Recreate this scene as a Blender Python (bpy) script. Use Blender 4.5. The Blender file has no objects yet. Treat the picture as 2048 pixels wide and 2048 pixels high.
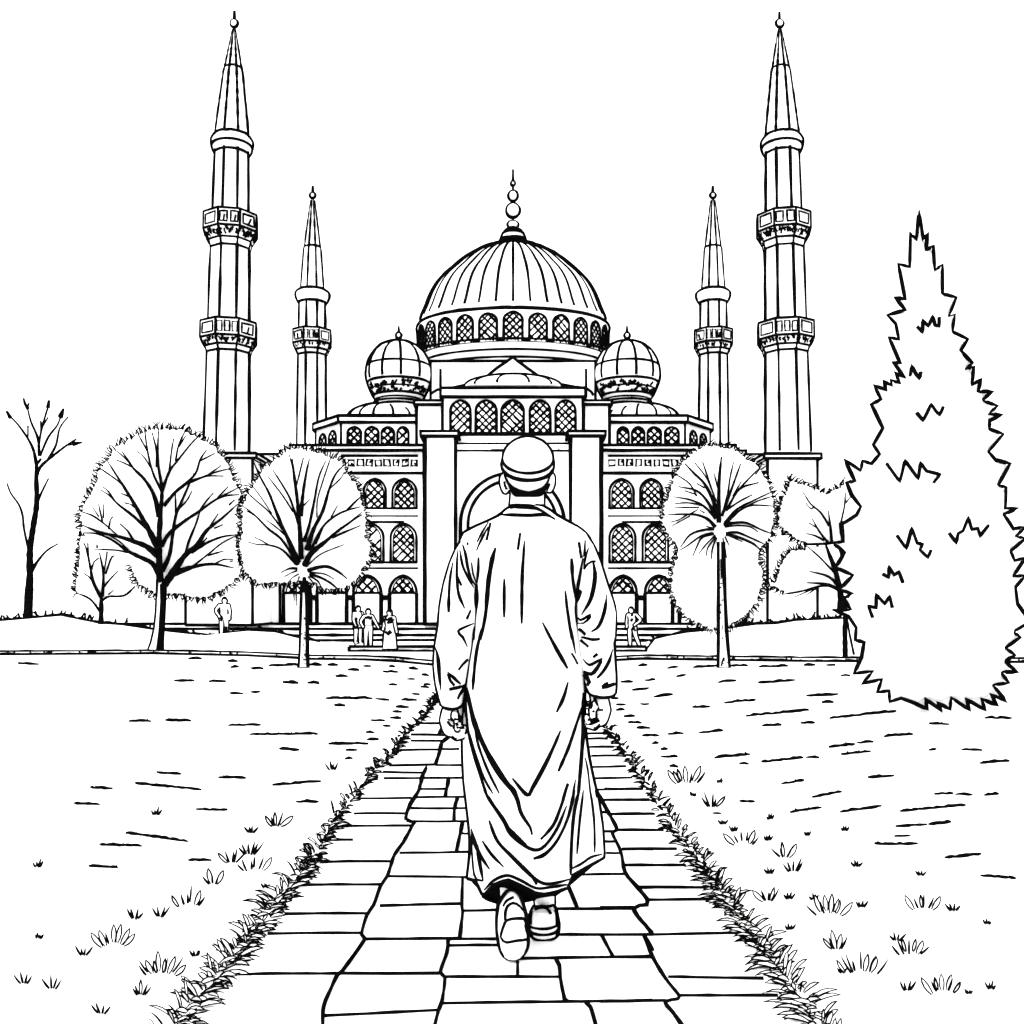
import bpy, bmesh, math, random
import numpy as np
from mathutils import Vector, Matrix
from mathutils.bvhtree import BVHTree
from mathutils.geometry import delaunay_2d_cdt

random.seed(7)
RNG = random.Random(11)
sc = bpy.context.scene
COL = sc.collection
F = 2048.0          # focal length in photo pixels (36 mm lens, 36 mm sensor, 2048 px)
HZ = 1209.0         # horizon row
EYE = 1.18
CAM = Vector((0.0, 0.0, EYE))
INKW = 1.18

def P(u, v, Y):
    return Vector(((u - 1024.0) * Y / F, Y, EYE - (v - HZ) * Y / F))
def GY(v, z=0.0):
    return (EYE - z) * F / (v - HZ)
def G(u, v, z=0.0):
    Y = GY(v, z)
    p = P(u, v, Y); p.z = z
    return p
def C(ox, oy, s):
    def f(*pts):
        return [(ox + x * s, oy + y * s) for x, y in pts]
    return f
c1 = C(0, 760, .3106); c2 = C(460, 860, .2691); c3 = C(720, 320, .3157); c3b = C(1280, 860, .2692)
c4 = C(1560, 400, .538); c5 = C(840, 840, .2277); c6 = C(840, 1240, .2277); c7 = C(840, 1580, .2423)
ch = C(980, 850, .0983); cK = C(640, 1380, .3457); cL = C(0, 1240, .4181); cR = C(1200, 1240, .4389)

# ------------------------------------------------------------------ materials
def mat(name, base, var=0.02, scale=9.0, rough=0.9):
    m = bpy.data.materials.new(name); m.use_nodes = True
    nt = m.node_tree; b = nt.nodes['Principled BSDF']
    b.inputs['Roughness'].default_value = rough
    b.inputs['Specular IOR Level'].default_value = 0.0
    tc = nt.nodes.new('ShaderNodeTexCoord'); nz = nt.nodes.new('ShaderNodeTexNoise')
    nz.inputs['Scale'].default_value = scale; nz.inputs['Detail'].default_value = 4
    rp = nt.nodes.new('ShaderNodeValToRGB')
    rp.color_ramp.elements[0].position = .35; rp.color_ramp.elements[1].position = .65
    rp.color_ramp.elements[0].color = tuple(max(0, c - var) for c in base) + (1,)
    rp.color_ramp.elements[1].color = tuple(min(1, c + var) for c in base) + (1,)
    nt.links.new(tc.outputs['Object'], nz.inputs['Vector'])
    nt.links.new(nz.outputs['Fac'], rp.inputs['Fac'])
    nt.links.new(rp.outputs['Color'], b.inputs['Base Color'])
    return m
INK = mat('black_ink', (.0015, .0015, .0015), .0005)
STONE = mat('white_stone', (.82, .82, .82))
LEAD = mat('white_roof', (.82, .82, .82), .02, 4)
CLOTH = mat('white_cloth', (.83, .83, .83), .015, 30)
SKIN = mat('white_skin', (.82, .815, .81), .01, 20)
LEAF = mat('white_foliage', (.82, .82, .82), .02, 6)
BARK = mat('white_bark', (.82, .82, .82), .02, 12)
LAND = mat('white_lawn', (.82, .82, .82), .015, .8)
PAVE = mat('white_paving', (.82, .82, .82), .015, 3)

# ------------------------------------------------------------------ polyline helpers
def resample(pts, step):
    out = [tuple(pts[0])]
    for a, b in zip(pts[:-1], pts[1:]):
        d = math.dist(a, b); n = max(1, int(math.ceil(d / step)))
        for i in range(1, n + 1):
            t = i / n
            out.append(tuple(a[k] + (b[k] - a[k]) * t for k in range(len(a))))
    return out
def smooth(pts, step=6.0):
    """Catmull-Rom through pts (any dimension), sampled about every step."""
    if len(pts) < 3:
        return resample(pts, step)
    q = [np.array(p, float) for p in pts]
    q = [2 * q[0] - q[1]] + q + [2 * q[-1] - q[-2]]
    out = [tuple(q[1])]
    for i in range(1, len(q) - 2):
        p0, p1, p2, p3 = q[i - 1:i + 3]
        n = max(1, int(np.linalg.norm((p2 - p1)[:2]) / step))
        for k in range(1, n + 1):
            t = k / n
            out.append(tuple(.5 * ((2 * p1) + (-p0 + p2) * t + (2 * p0 - 5 * p1 + 4 * p2 - p3) * t * t
                                   + (-p0 + 3 * p1 - 3 * p2 + p3) * t ** 3)))
    return out
def wob(n, amp):
    a = [RNG.uniform(-1, 1) for _ in range(n // 3 + 3)]
    r = []
    for i in range(n):
        k = i // 3; t = (i % 3) / 3
        r.append(1 + amp * (a[k] * (1 - t) + a[k + 1] * t))
    return r

# ------------------------------------------------------------------ mesh builder
class MB:
    def __init__(s):
        s.v = []; s.f = []; s.m = []
    def add(s, vs, fs, m=0):
        o = len(s.v); s.v += [tuple(x) for x in vs]
        for f in fs:
            s.f.append(tuple(i + o for i in f)); s.m.append(m)
    def tube(s, pts, r, n=6, m=1, closed=False):
        pts = [Vector(p) for p in pts]
        q = [pts[0]]; rr = [r[0]] if hasattr(r, '__len__') else None
        for i in range(1, len(pts)):
            if (pts[i] - q[-1]).length > 1e-5:
                q.append(pts[i])
                if rr is not None: rr.append(r[i])
        pts = q
        if len(pts) < 2: return
        if rr is None: rr = [r] * len(pts)
        N = len(pts); T = []
        for i in range(N):
            a = pts[i - 1] if (i > 0 or closed) else pts[i]
            b = pts[(i + 1) % N] if (i < N - 1 or closed) else pts[i]
            d = b - a
            if d.length < 1e-9: d = pts[min(i + 1, N - 1)] - pts[max(i - 1, 0)]
            if d.length < 1e-9: d = Vector((0, 0, 1))
            T.append(d.normalized())
        up = Vector((0, 0, 1)) if abs(T[0].z) < .9 else Vector((1, 0, 0))
        nrm = (up - T[0] * up.dot(T[0])).normalized()
        vs = []
        for i in range(N):
            nrm = nrm - T[i] * nrm.dot(T[i])
            if nrm.length < 1e-6:
                up = Vector((1, 0, 0)) if abs(T[i].x) < .9 else Vector((0, 1, 0))
                nrm = up - T[i] * up.dot(T[i])
            nrm.normalize(); bi = T[i].cross(nrm)
            for k in range(n):
                a = 2 * math.pi * k / n
                vs.append(pts[i] + (nrm * math.cos(a) + bi * math.sin(a)) * rr[i])
        fs = []
        for i in range(N if closed else N - 1):
            j = (i + 1) % N
            for k in range(n):
                fs.append((i * n + k, i * n + (k + 1) % n, j * n + (k + 1) % n, j * n + k))
        if not closed:
            fs.append(tuple(range(n - 1, -1, -1))); fs.append(tuple((N - 1) * n + k for k in range(n)))
        s.add(vs, fs, m)
    def ink(s, pts, w=5.0, amp=.16, closed=False, step=None, n=6):
        """black line of about w photo pixels lying along 3-D points (w may be a list)"""
        pts = [Vector(p) for p in pts]
        if step is None:
            step = 14.0 * pts[0].y / F
        if not hasattr(w, '__len__'):
            q = resample([tuple(p) for p in (pts + [pts[0]] if closed else pts)], step)
            if closed: q = q[:-1]
            w = [w] * len(q)
        else:
            q = pts
        k = wob(len(q), amp)
        s.tube(q, [max(.5 * ww * INKW * p[1] / F * kk, 1e-5) for ww, p, kk in zip(w, q, k)], n=n, closed=closed)
    def box(s, a, b, w=5.0, edges=True, m=0):
        (x0, y0, z0), (x1, y1, z1) = a, b
        v = [Vector(p) for p in ((x0, y0, z0), (x1, y0, z0), (x1, y1, z0), (x0, y1, z0), (x0, y0, z1), (x1, y0, z1), (x1, y1, z1), (x0, y1, z1))]
        s.add(v, [(0, 3, 2, 1), (4, 5, 6, 7), (0, 1, 5, 4), (1, 2, 6, 5), (2, 3, 7, 6), (3, 0, 4, 7)], m)
        if edges:
            for i, j in ((0, 1), (4, 5), (0, 4), (1, 5), (0, 3), (1, 2), (4, 7), (5, 6), (3, 7), (2, 6), (7, 6)):
                s.ink([v[i], v[j]], w)
    def bx(s, u0, u1, v0, v1, Y, depth, w=5.0, edges=True):
        a = P(u0, v1, Y); b = P(u1, v0, Y)
        s.box((a.x, Y, a.z), (b.x, Y + depth, b.z), w, edges)
    def rings(s, rings, closed_u=True, cap0=True, cap1=True, m=0, capm=None):
        n = len(rings[0]); vs = [p for r in rings for p in r]; fs = []
        for i in range(len(rings) - 1):
            for k in range(n if closed_u else n - 1):
                fs.append((i * n + k, i * n + (k + 1) % n, (i + 1) * n + (k + 1) % n, (i + 1) * n + k))
        s.add(vs, fs, m)
        o = len(s.v) - len(vs)
        if cap0: s.f.append(tuple(o + k for k in range(n - 1, -1, -1))); s.m.append(m)
        if cap1: s.f.append(tuple(o + (len(rings) - 1) * n + k for k in range(n))); s.m.append(m if capm is None else capm)
    def lathe(s, cx, cy, prof, n=48, ky=1.0, rot=0.0, m=0, lean=None):
        """prof: (r, z) from bottom to top; lean(z)->x shift"""
        R = []
        for r, z in prof:
            dx = lean(z) if lean else 0
            R.append([Vector((cx + dx + r * math.sin(rot + 2 * math.pi * k / n), cy - ky * r * math.cos(rot + 2 * math.pi * k / n), z)) for k in range(n)])
        s.rings(R, m=m)
        return R
    def white(s):
        idx = [i for i, m in enumerate(s.m) if m == 0]
        return s.v, [s.f[i] for i in idx]
    def bvh(s):
        v, f = s.white()
        return BVHTree.FromPolygons([Vector(x) for x in v], f, epsilon=0)
    def contour(s, w=5.0, minlen=12, eye=CAM, vis=True, sm=2):
        """ink along the turning edge of the rounded white surface"""
        v, f = s.white()
        V = np.array(v, float)
        tris = []
        for q in f:
            for k in range(1, len(q) - 1): tris.append((q[0], q[k], q[k + 1]))
        T = np.array(tris)
        # weld by position
        key = np.round(V, 5); _, first, inv = np.unique(key, axis=0, return_index=True, return_inverse=True)
        inv = inv.reshape(-1)
        V = V[first]; T = inv[T]
        T = T[(T[:, 0] != T[:, 1]) & (T[:, 1] != T[:, 2]) & (T[:, 0] != T[:, 2])]
        fn = np.cross(V[T[:, 1]] - V[T[:, 0]], V[T[:, 2]] - V[T[:, 0]])
        cen = V.mean(0)
        sgn = 1.0 if np.einsum('ij,ij->i', V[T[:, 0]] - cen, fn).sum() > 0 else -1.0
        N = np.zeros_like(V)
        for k in range(3): np.add.at(N, T[:, k], fn)
        N /= np.linalg.norm(N, axis=1)[:, None] + 1e-12
        g = np.einsum('ij,ij->i', N, np.array(eye) - V) + 1e-9
        adj = {}; pt = {}; nrm_ = {}
        for t in T:
            es = []
            for a, b in ((t[0], t[1]), (t[1], t[2]), (t[2], t[0])):
                if (g[a] > 0) != (g[b] > 0):
                    e = (min(a, b), max(a, b)); es.append(e)
                    if e not in pt:
                        x = g[e[0]] / (g[e[0]] - g[e[1]]); nv = N[e[0]] * (1 - x) + N[e[1]] * x; p_ = V[e[0]] * (1 - x) + V[e[1]] * x
                        pt[e] = p_; nrm_[e] = nv / (np.linalg.norm(nv) + 1e-9) * (sgn * .30 * w * p_[1] / F)
            if len(es) == 2:
                adj.setdefault(es[0], []).append(es[1]); adj.setdefault(es[1], []).append(es[0])
        bv = s.bvh() if vis else None
        seen = set()
        starts = [e for e in adj if len(adj[e]) == 1] + list(adj)
        for e in starts:
            if e in seen: continue
            ch_ = [e]; seen.add(e); cur = e
            while True:
                nx = [x for x in adj[cur] if x not in seen]
                if not nx: break
                cur = nx[0]; seen.add(cur); ch_.append(cur)
            pts = np.array([pt[x] for x in ch_]); off = np.array([nrm_[x] for x in ch_])
            closed = len(ch_) > 3 and ch_[0] in adj[ch_[-1]]
            if closed: pts = np.vstack([pts, pts[:1]]); off = np.vstack([off, off[:1]])
            for _ in range(sm):
                if len(pts) > 4: pts[1:-1] = .25 * pts[:-2] + .5 * pts[1:-1] + .25 * pts[2:]
            run = []
            def flush():
                if len(run) > 1:
                    L = sum((run[i] - run[i + 1]).length for i in range(len(run) - 1)) * F / run[0].y
                    if L > minlen:
                        q = [run[0]]
                        for p in run[1:]:
                            if (p - q[-1]).length > 2.0 * p.y / F: q.append(p)
                        if len(q) > 1: s.ink(q, w=[w] * len(q), amp=.14)
            for p, o_ in zip(pts, off):
                p = Vector(p)
                ok = True
                if vis:
                    d = p - Vector(eye); L = d.length; d.normalize()
                    h = bv.ray_cast(Vector(eye), d)
                    ok = h[0] is None or h[3] > L - .012 * L - .01
                if ok: run.append(p + Vector(o_))
                else: flush(); run = []
            flush()
    def drape(s, px, w=5.0, sm=True, bv=None, lift=.3, taper=True):
        """ink line on the white surface at the traced photo points"""
        bv = bv or s.bvh()
        q = smooth(px, 6) if sm else resample(px, 6)
        L = len(q); run = []
        ww = [1.13 * x for x in (w if hasattr(w, '__len__') else [w, w])]
        out = []
        for i, p in enumerate(q):
            d = (P(p[0], p[1], 1.0) - CAM).normalized()
            h = bv.ray_cast(CAM, d)
            t = i / max(1, L - 1) * (len(ww) - 1); k = min(int(t), len(ww) - 2); wi = ww[k] + (ww[k + 1] - ww[k]) * (t - k)
            if taper and L > 6: wi *= min(1, .55 + .15 * min(i, L - 1 - i))
            if h[0] is not None:
                r = .5 * wi * h[0].y / F
                run.append((h[0] - d * r * lift, wi))
            else:
                if len(run) > 1: out.append(run)
                run = []
        if len(run) > 1: out.append(run)
        for r in out:
            s.ink([a for a, _ in r], w=[b for _, b in r], amp=.12)
    def build(s, name, white, parent=None, smooth_=False):
        me = bpy.data.meshes.new(name)
        me.from_pydata(s.v, [], s.f)
        me.materials.append(white); me.materials.append(INK)
        me.polygons.foreach_set('material_index', s.m)
        if smooth_: me.polygons.foreach_set('use_smooth', [True] * len(me.polygons))
        me.update()
        o = bpy.data.objects.new(name, me); COL.objects.link(o)
        if parent is not None:
            o.parent = parent
            par = parent; off = Vector((0, 0, 0))
            while par is not None: off += par.location; par = par.parent
            me.transform(Matrix.Translation(-off))
        else:
            c = base_of(s.v); o.location = c; me.transform(Matrix.Translation(-c))
        return o
def base_of(v):
    a = np.array(v); lo = a.min(0); hi = a.max(0)
    return Vector(((lo[0] + hi[0]) / 2, (lo[1] + hi[1]) / 2, lo[2]))
def thing(name, label, cat, loc, group=None):
    o = bpy.data.objects.new(name, None); COL.objects.link(o); o.location = loc
    return tag(o, label, cat, group)
def tag(o, label=None, cat=None, group=None, kind=None):
    if label: o['label'] = label
    if cat: o['category'] = cat
    if group: o['group'] = group
    if kind: o['kind'] = kind
    return o

# ------------------------------------------------------------------ inflated outline
def pdist(p, E):
    a = E[:, 0]; b = E[:, 1]; d = b - a
    t = np.clip(((p - a) * d).sum(1) / ((d * d).sum(1) + 1e-12), 0, 1)
    q = a + d * t[:, None] - p
    return math.sqrt((q * q).sum(1).min())
def inside(p, poly):
    x, y = p; c = False; n = len(poly)
    for i in range(n):
        x0, y0 = poly[i]; x1, y1 = poly[i - 1]
        if (y0 > y) != (y1 > y) and x < (x1 - x0) * (y - y0) / (y1 - y0) + x0: c = not c
    return c
class Puff:
    """rounded solid over a traced outline (photo px) standing at distance Y, depth d metres each way"""
    def __init__(s, poly, Y, d, dm=None, step=14):
        s.poly = poly; s.Y = Y; s.d = d; s.step = step; s.rim = min(.02, d * .06)
        a = np.array(poly); s.E = np.stack([a, np.roll(a, -1, 0)], 1)
        lo = a.min(0); hi = a.max(0); s.lo = lo; s.hi = hi
        s.dm = dm or .5 * min(hi - lo)
    def depth(s, u, v):
        if not inside((u, v), s.poly): return 0.0
        t = min(1.0, pdist(np.array((u, v)), s.E) / s.dm)
        return s.d * (1 - (1 - t) ** 2)
    def front(s, u, v, extra=0.0):
        return s.Y - s.depth(u, v) - extra
    def mesh(s, mb):
        pts = list(s.poly); nb = len(pts)
        y = s.lo[1] + s.step * .5
        while y < s.hi[1]:
            x = s.lo[0] + s.step * .5
            while x < s.hi[0]:
                if inside((x, y), s.poly) and pdist(np.array((x, y)), s.E) > s.step * .3: pts.append((x, y))
                x += s.step
            y += s.step
        r = delaunay_2d_cdt([Vector(p) for p in pts], [], [list(range(nb))], 1, 1e-4)
        vs, fs = r[0], r[2]
        dep = [s.depth(p.x, p.y) if pdist(np.array(p), s.E) > .01 else 0.0 for p in vs]
        A = []; B = []
        for p, d in zip(vs, dep):
            q = P(p.x, p.y, s.Y)
            A.append(Vector((q.x, s.Y - d - s.rim, q.z))); B.append(Vector((q.x, s.Y + d + s.rim, q.z)))
        fl = []
        for f in fs:
            a, b, c = (vs[i] for i in f[:3])
            ccw = (b.x - a.x) * (c.y - a.y) - (b.y - a.y) * (c.x - a.x) > 0
            fl.append(tuple(f[::-1]) if ccw else tuple(f))
        # front faces look toward -Y
        mb.add(A, fl, 0); mb.add(B, [tuple(x[::-1]) for x in fl], 0)
        e = [P(u, v, s.Y) for u, v in s.poly]; n = len(e)
        mb.add([p - Vector((0, s.rim, 0)) for p in e] + [p + Vector((0, s.rim, 0)) for p in e], [(i, (i + 1) % n, n + (i + 1) % n, n + i) for i in range(n)], 0)
        s.bv = mb.bvh()
    def on(s, u, v, lift=0.0):
        d = (P(u, v, 1.0) - CAM).normalized()
        h = s.bv.ray_cast(CAM, d)
        if h[0] is None: return P(u, v, s.Y - s.rim - .01)
        return h[0] - d * lift

# ------------------------------------------------------------------ soft body from limbs
def blob(chains, ells, voxel, sm=4):
    """chains: lists of (x,y,z,r); ells: (centre, (rx,ry,rz)[, rotation euler]); one continuous skin"""
    bm = bmesh.new()
    for ch_ in chains:
        q = smooth([tuple(c) for c in ch_], .02) if len(ch_) > 2 else resample([tuple(c) for c in ch_], .02)
        mb = MB(); mb.tube([c[:3] for c in q], [c[3] for c in q], n=12, m=0)
        vs = [bm.verts.new(x) for x in mb.v]
        for f in mb.f: bm.faces.new([vs[i] for i in f])
        for c in (q[0], q[-1]):
            bmesh.ops.create_icosphere(bm, subdivisions=2, radius=c[3], matrix=Matrix.Translation(c[:3]))
    for e in ells:
        mt = Matrix.Translation(e[0])
        if len(e) > 2:
            from mathutils import Euler
            mt = mt @ Euler(e[2]).to_matrix().to_4x4()
        mt = mt @ Matrix.Diagonal((*e[1], 1))
        bmesh.ops.create_icosphere(bm, subdivisions=3, radius=1, matrix=mt)
    me = bpy.data.meshes.new('tmp'); bm.to_mesh(me); bm.free()
    o = bpy.data.objects.new('tmp', me); COL.objects.link(o)
    md = o.modifiers.new('r', 'REMESH'); md.mode = 'VOXEL'; md.voxel_size = voxel
    ms = o.modifiers.new('s', 'SMOOTH'); ms.iterations = sm; ms.factor = .5
    dg = bpy.context.evaluated_depsgraph_get(); ev = o.evaluated_get(dg); m2 = ev.to_mesh()
    vs = [Vector(v.co) for v in m2.vertices]; fs = [tuple(p.vertices) for p in m2.polygons]
    ev.to_mesh_clear(); bpy.data.objects.remove(o); bpy.data.meshes.remove(me)
    return vs, fs
# ------------------------------------------------------------------ camera, sky, sun
cam = bpy.data.cameras.new('camera'); cam.lens = 36; cam.sensor_width = 36; cam.shift_y = (HZ - 1024) / 2048
cam.clip_start = .05; cam.clip_end = 6000
co = bpy.data.objects.new('camera', cam); COL.objects.link(co); co.location = CAM; co.rotation_euler = (math.radians(90), 0, 0)
sc.camera = co
w = bpy.data.worlds.new('World'); sc.world = w; w.use_nodes = True
nt = w.node_tree; bg = nt.nodes['Background']
sky = nt.nodes.new('ShaderNodeTexSky'); sky.sky_type = 'NISHITA'; sky.sun_disc = False
SUN_EL, SUN_AZ = 48.0, 200.0      # azimuth clockwise from +Y: behind the viewer's shoulder
sky.sun_elevation = math.radians(SUN_EL); sky.sun_rotation = math.radians(SUN_AZ)
sky.air_density = 1.0; sky.dust_density = 1.0; sky.ozone_density = 1.0
hs = nt.nodes.new('ShaderNodeHueSaturation'); hs.inputs['Saturation'].default_value = 0.0   # white overcast sky
lt = nt.nodes.new('ShaderNodeMix'); lt.data_type = 'RGBA'; lt.blend_type = 'LIGHTEN'; lt.inputs[0].default_value = 1.0
lt.inputs[7].default_value = (7.0, 7.0, 7.0, 1)      # even bright cloud cover
nt.links.new(sky.outputs[0], hs.inputs['Color']); nt.links.new(hs.outputs[0], lt.inputs[6]); nt.links.new(lt.outputs[2], bg.inputs['Color'])
bg.inputs['Strength'].default_value = .12
sl = bpy.data.lights.new('sun', 'SUN'); sl.energy = 1.0; sl.angle = math.radians(30); sl.color = (1, .985, .96)
so = bpy.data.objects.new('sun', sl); COL.objects.link(so)
az, el = math.radians(SUN_AZ), math.radians(SUN_EL)
sd = Vector((math.sin(az) * math.cos(el), math.cos(az) * math.cos(el), math.sin(el)))
so.rotation_euler = sd.to_track_quat('Z', 'Y').to_euler(); so.location = (0, -5, 20)
sc.view_settings.view_transform = 'Standard'; sc.view_settings.look = 'None'
sc.view_settings.exposure = 1.6; sc.view_settings.gamma = 1
sc.cycles.max_bounces = 6; sc.cycles.diffuse_bounces = 4

# ------------------------------------------------------------------ terrain
CREST = [(-400, 1243), (0, 1243), (124, 1232), (199, 1247), (248, 1251), (307, 1260), (357, 1266), (435, 1274), (460, 1270), (497, 1262), (551, 1265),
         (595, 1276), (640, 1285), (700, 1304), (1290, 1304), (1310, 1279), (1334, 1273), (1372, 1266), (1452, 1258), (1511, 1250), (1549, 1249),
         (1592, 1242), (1681, 1238), (2500, 1236)]
CY = 45.0
cu = [a for a, _ in CREST]; cv = [b for _, b in CREST]
def ground_z(x, y):
    if y <= 25: return 0.0
    zc = EYE - (np.interp(1024 + x / CY * F, cu, cv) - HZ) * CY / F
    if y <= CY: return float(zc * (y - 25) / (CY - 25))
    if y <= 55:
        t = (y - CY) / 10; return float(zc * (1 - t) - 1.1 * t)
    return -1.1
mb = MB()
xs = sorted(set(np.interp(np.linspace(0, 1, 40), [0, 1], [-400, 2500]).tolist() + cu)); xs = [(u - 1024) / F * CY for u in xs]
xs = [-3000, -400, -90] + xs + [90, 400, 3000]
ys = [-60, -5, 10, 18, 22, 25, 28, 31, 34, 37, 40, 42, 44, 45, 46, 48, 50, 52.5, 55, 75, 150, 600, 4000]
vs = [(x, y, ground_z(x, y)) for y in ys for x in xs]; nx = len(xs)
mb.add(vs, [(j * nx + i, j * nx + i + 1, (j + 1) * nx + i + 1, (j + 1) * nx + i) for j in range(len(ys) - 1) for i in range(nx - 1)])
# brow of the two banks, drawn by their dark broken turf edge
gl = [p for p in CREST if -60 < p[0] < 650]; gr = [p for p in CREST if 1285 < p[0] < 1760]
for seg in (gl, gr):
    q = [P(u, v, CY) for u, v in resample(seg, 8)]
    mb.ink([p + Vector((0, -.05, .05 + RNG.uniform(-.02, .03))) for p in q], w=[RNG.uniform(3.5, 8) for _ in q])
tag(mb.build('ground', LAND), 'white lawn and low grassy banks around the mosque', 'ground', kind='structure')

# ------------------------------------------------------------------ paved path
mb = MB()
PX0, PX1 = -.95, .93
mb.add([(PX0, 1.2, .004), (PX1, 1.2, .004), (PX1, 20.2, .004), (PX0, 20.2, .004)], [(0, 1, 2, 3)])
def joint(px, w=5.5, sm=False):
    q = smooth(px, 10) if sm else resample(px, 10)
    mb.ink([G(u, v, .004) + Vector((0, 0, .35 * w * GY(v) / F)) for u, v in q], w=w, amp=.22)
for pts in (
    [(740, 280), (705, 310), (690, 370), (668, 435)], [(715, 205), (690, 262)], [(615, 455), (590, 510), (570, 590), (520, 670), (495, 750), (530, 770)],
    [(545, 770), (480, 890), (430, 960), (390, 1080), (350, 1140), (310, 1250), (270, 1310), (240, 1420), (260, 1445), (130, 1630), (100, 1655), (60, 1740), (20, 1840), (15, 1960)],
    [(745, 515), (725, 615)], [(795, 630), (778, 690), (775, 760)], [(825, 770), (790, 935)], [(825, 1090), (820, 1250), (825, 1290), (808, 1440)],
    [(740, 1450), (735, 1520), (695, 1640), (722, 1668), (705, 1810), (685, 1860), (660, 1960)],
    [(1143, 1560), (1143, 1662)], [(1365, 1562), (1385, 1600), (1390, 1670), (1415, 1795), (1430, 1808)], [(1540, 1815), (1565, 1840), (1600, 1960)],
    [(1440, 1150), (1490, 1270)], [(1630, 1425), (1695, 1548)], [(1875, 1425), (1925, 1510)],
    [(1600, 590), (1660, 700), (1720, 815), (1690, 830), (1740, 940), (1765, 1060), (1830, 1140), (1895, 1220), (1890, 1250), (1815, 1270), (1905, 1395)]):
    joint(cK(*pts), 7.0, True)
for pts in ([(215, 1290), (215, 1305), (150, 1320), (235, 1430)], [(200, 1440), (240, 1540), (300, 1640), (362, 1718), (355, 1732), (295, 1745), (330, 1790), (380, 1860)]):
    joint(cR(*pts), 7.5, True)
for x0, x1, y0, y1 in ((575, 715, 198, 198), (525, 735, 264, 268), (525, 718, 299, 300), (450, 698, 355, 350), (400, 668, 443, 437), (365, 592, 480, 484), (368, 590, 517, 515),
    (215, 530, 632, 630), (195, 500, 720, 720), (115, 525, 793, 790), (700, 805, 266, 270), (705, 805, 347, 347), (668, 828, 440, 441), (592, 820, 515, 514), (578, 725, 578, 578),
    (550, 850, 627, 624), (525, 860, 690, 689), (500, 860, 765, 765), (460, 876, 948, 942), (390, 885, 1083, 1088), (345, 815, 1255, 1243), (255, 808, 1447, 1442), (115, 690, 1645, 1645),
    (25, 682, 1890, 1857), (825, 860, 835, 835), (830, 1032, 1283, 1278), (750, 1030, 1447, 1447), (750, 1030, 1484, 1482), (718, 1385, 1665, 1665), (1145, 1925, 1560, 1547),
    (705, 1560, 1818, 1808), (1430, 1925, 1808, 1800), (1365, 1820, 1272, 1270), (1370, 1925, 1421, 1421), (1535, 1680, 258, 258), (1555, 1665, 288, 288), (1560, 1700, 335, 335),
    (1570, 1740, 387, 385), (1580, 1770, 451, 447), (1590, 1805, 517, 512), (1600, 1870, 582, 577), (1630, 1905, 640, 640), (1635, 1662, 713, 713), (1660, 1925, 722, 722),
    (1720, 1925, 817, 817), (1640, 1700, 824, 824), (1640, 1705, 882, 882), (1740, 1925, 928, 928), (1655, 1745, 948, 948), (1765, 1925, 1018, 1018), (1450, 1770, 1075, 1070),
    (1835, 1925, 1148, 1148), (850, 1520, 300, 296), (850, 1530, 347, 345), (860, 1530, 440, 446), (860, 1540, 515, 512), (880, 1540, 625, 630), (890, 1550, 690, 690), (890, 1560, 766, 762), (900, 1560, 850, 846), (910, 1560, 944, 940)):
    joint(cK((x0, y0), ((x0 + x1) / 2, (y0 + y1) / 2 + RNG.uniform(-2, 2)), (x1, y1)), 5.2 if y0 < 1100 else 6.2)
for u0, u1, v in ((640, 706, 1681.5), (640, 782, 1724.7), (594, 762, 1771), (569, 736, 1828.7), (535, 723, 1868), (477, 678, 1949)):
    joint([(u0, v + 1.5), (u0 * .6 + u1 * .4, v), (u1, v)], 6.0)
for x0, x1, y0, y1 in ((20, 190, 775, 775), (5, 225, 825, 825), (40, 250, 890, 888), (80, 290, 962, 962), (100, 350, 1048, 1048), (120, 392, 1122, 1122), (172, 525, 1222, 1224),
    (218, 510, 1280, 1277), (238, 625, 1438, 1430), (0, 155, 1315, 1315), (0, 240, 1541, 1541), (310, 745, 1630, 1638), (360, 810, 1715, 1715), (0, 300, 1744, 1738)):
    joint(cR((x0, y0), (x1, y1)), 6.2)
tag(mb.build('path', PAVE), 'straight path of irregular pale paving slabs', 'path', kind='structure')

# ------------------------------------------------------------------ kerb
mb = MB()
KL = [(-160, 1311), (0, 1311), (120, 1310), (310, 1309), (497, 1313), (592, 1318), (621, 1320), (729, 1321), (800, 1325), (870, 1332)]
KR = [(1222, 1323), (1280, 1320), (1455, 1322), (1600, 1324), (1740, 1325), (2200, 1327)]
for seg in (KL, KR):
    q = resample(seg, 20)
    a = [G(u, v) for u, v in q]
    R = [[p + Vector((0, 0, -.05)), p + Vector((0, 0, .075)), p + Vector((0, .35, .085)), p + Vector((0, .35, -.05))] for p in a]
    mb.rings(R)
    mb.ink([p + Vector((0, -.02, .025)) for p in a], w=[RNG.uniform(4, 7) for _ in a])
    mb.ink([p + Vector((0, .05, .088)) for p in a], w=[RNG.uniform(4, 7) for _ in a])
    for i in range(0, len(a) - 1):
        if RNG.random() < .75:
            t = RNG.random(); p = a[i].lerp(a[i + 1], t); L = RNG.uniform(.02, .22)
            zz = RNG.uniform(.02, .06)
            mb.ink([p + Vector((0, -.012, zz)), p + Vector((L, -.012, zz + RNG.uniform(-.01, .01)))], RNG.uniform(2.5, 4.5))
        if RNG.random() < .3:
            p = a[i].lerp(a[i + 1], RNG.random()); mb.ink([p + Vector((0, -.01, .01)), p + Vector((0, -.01, .08))], 3)
tag(mb.build('kerb', STONE), 'low stone kerb along the far edge of the lawn', 'kerb', kind='structure')

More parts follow.
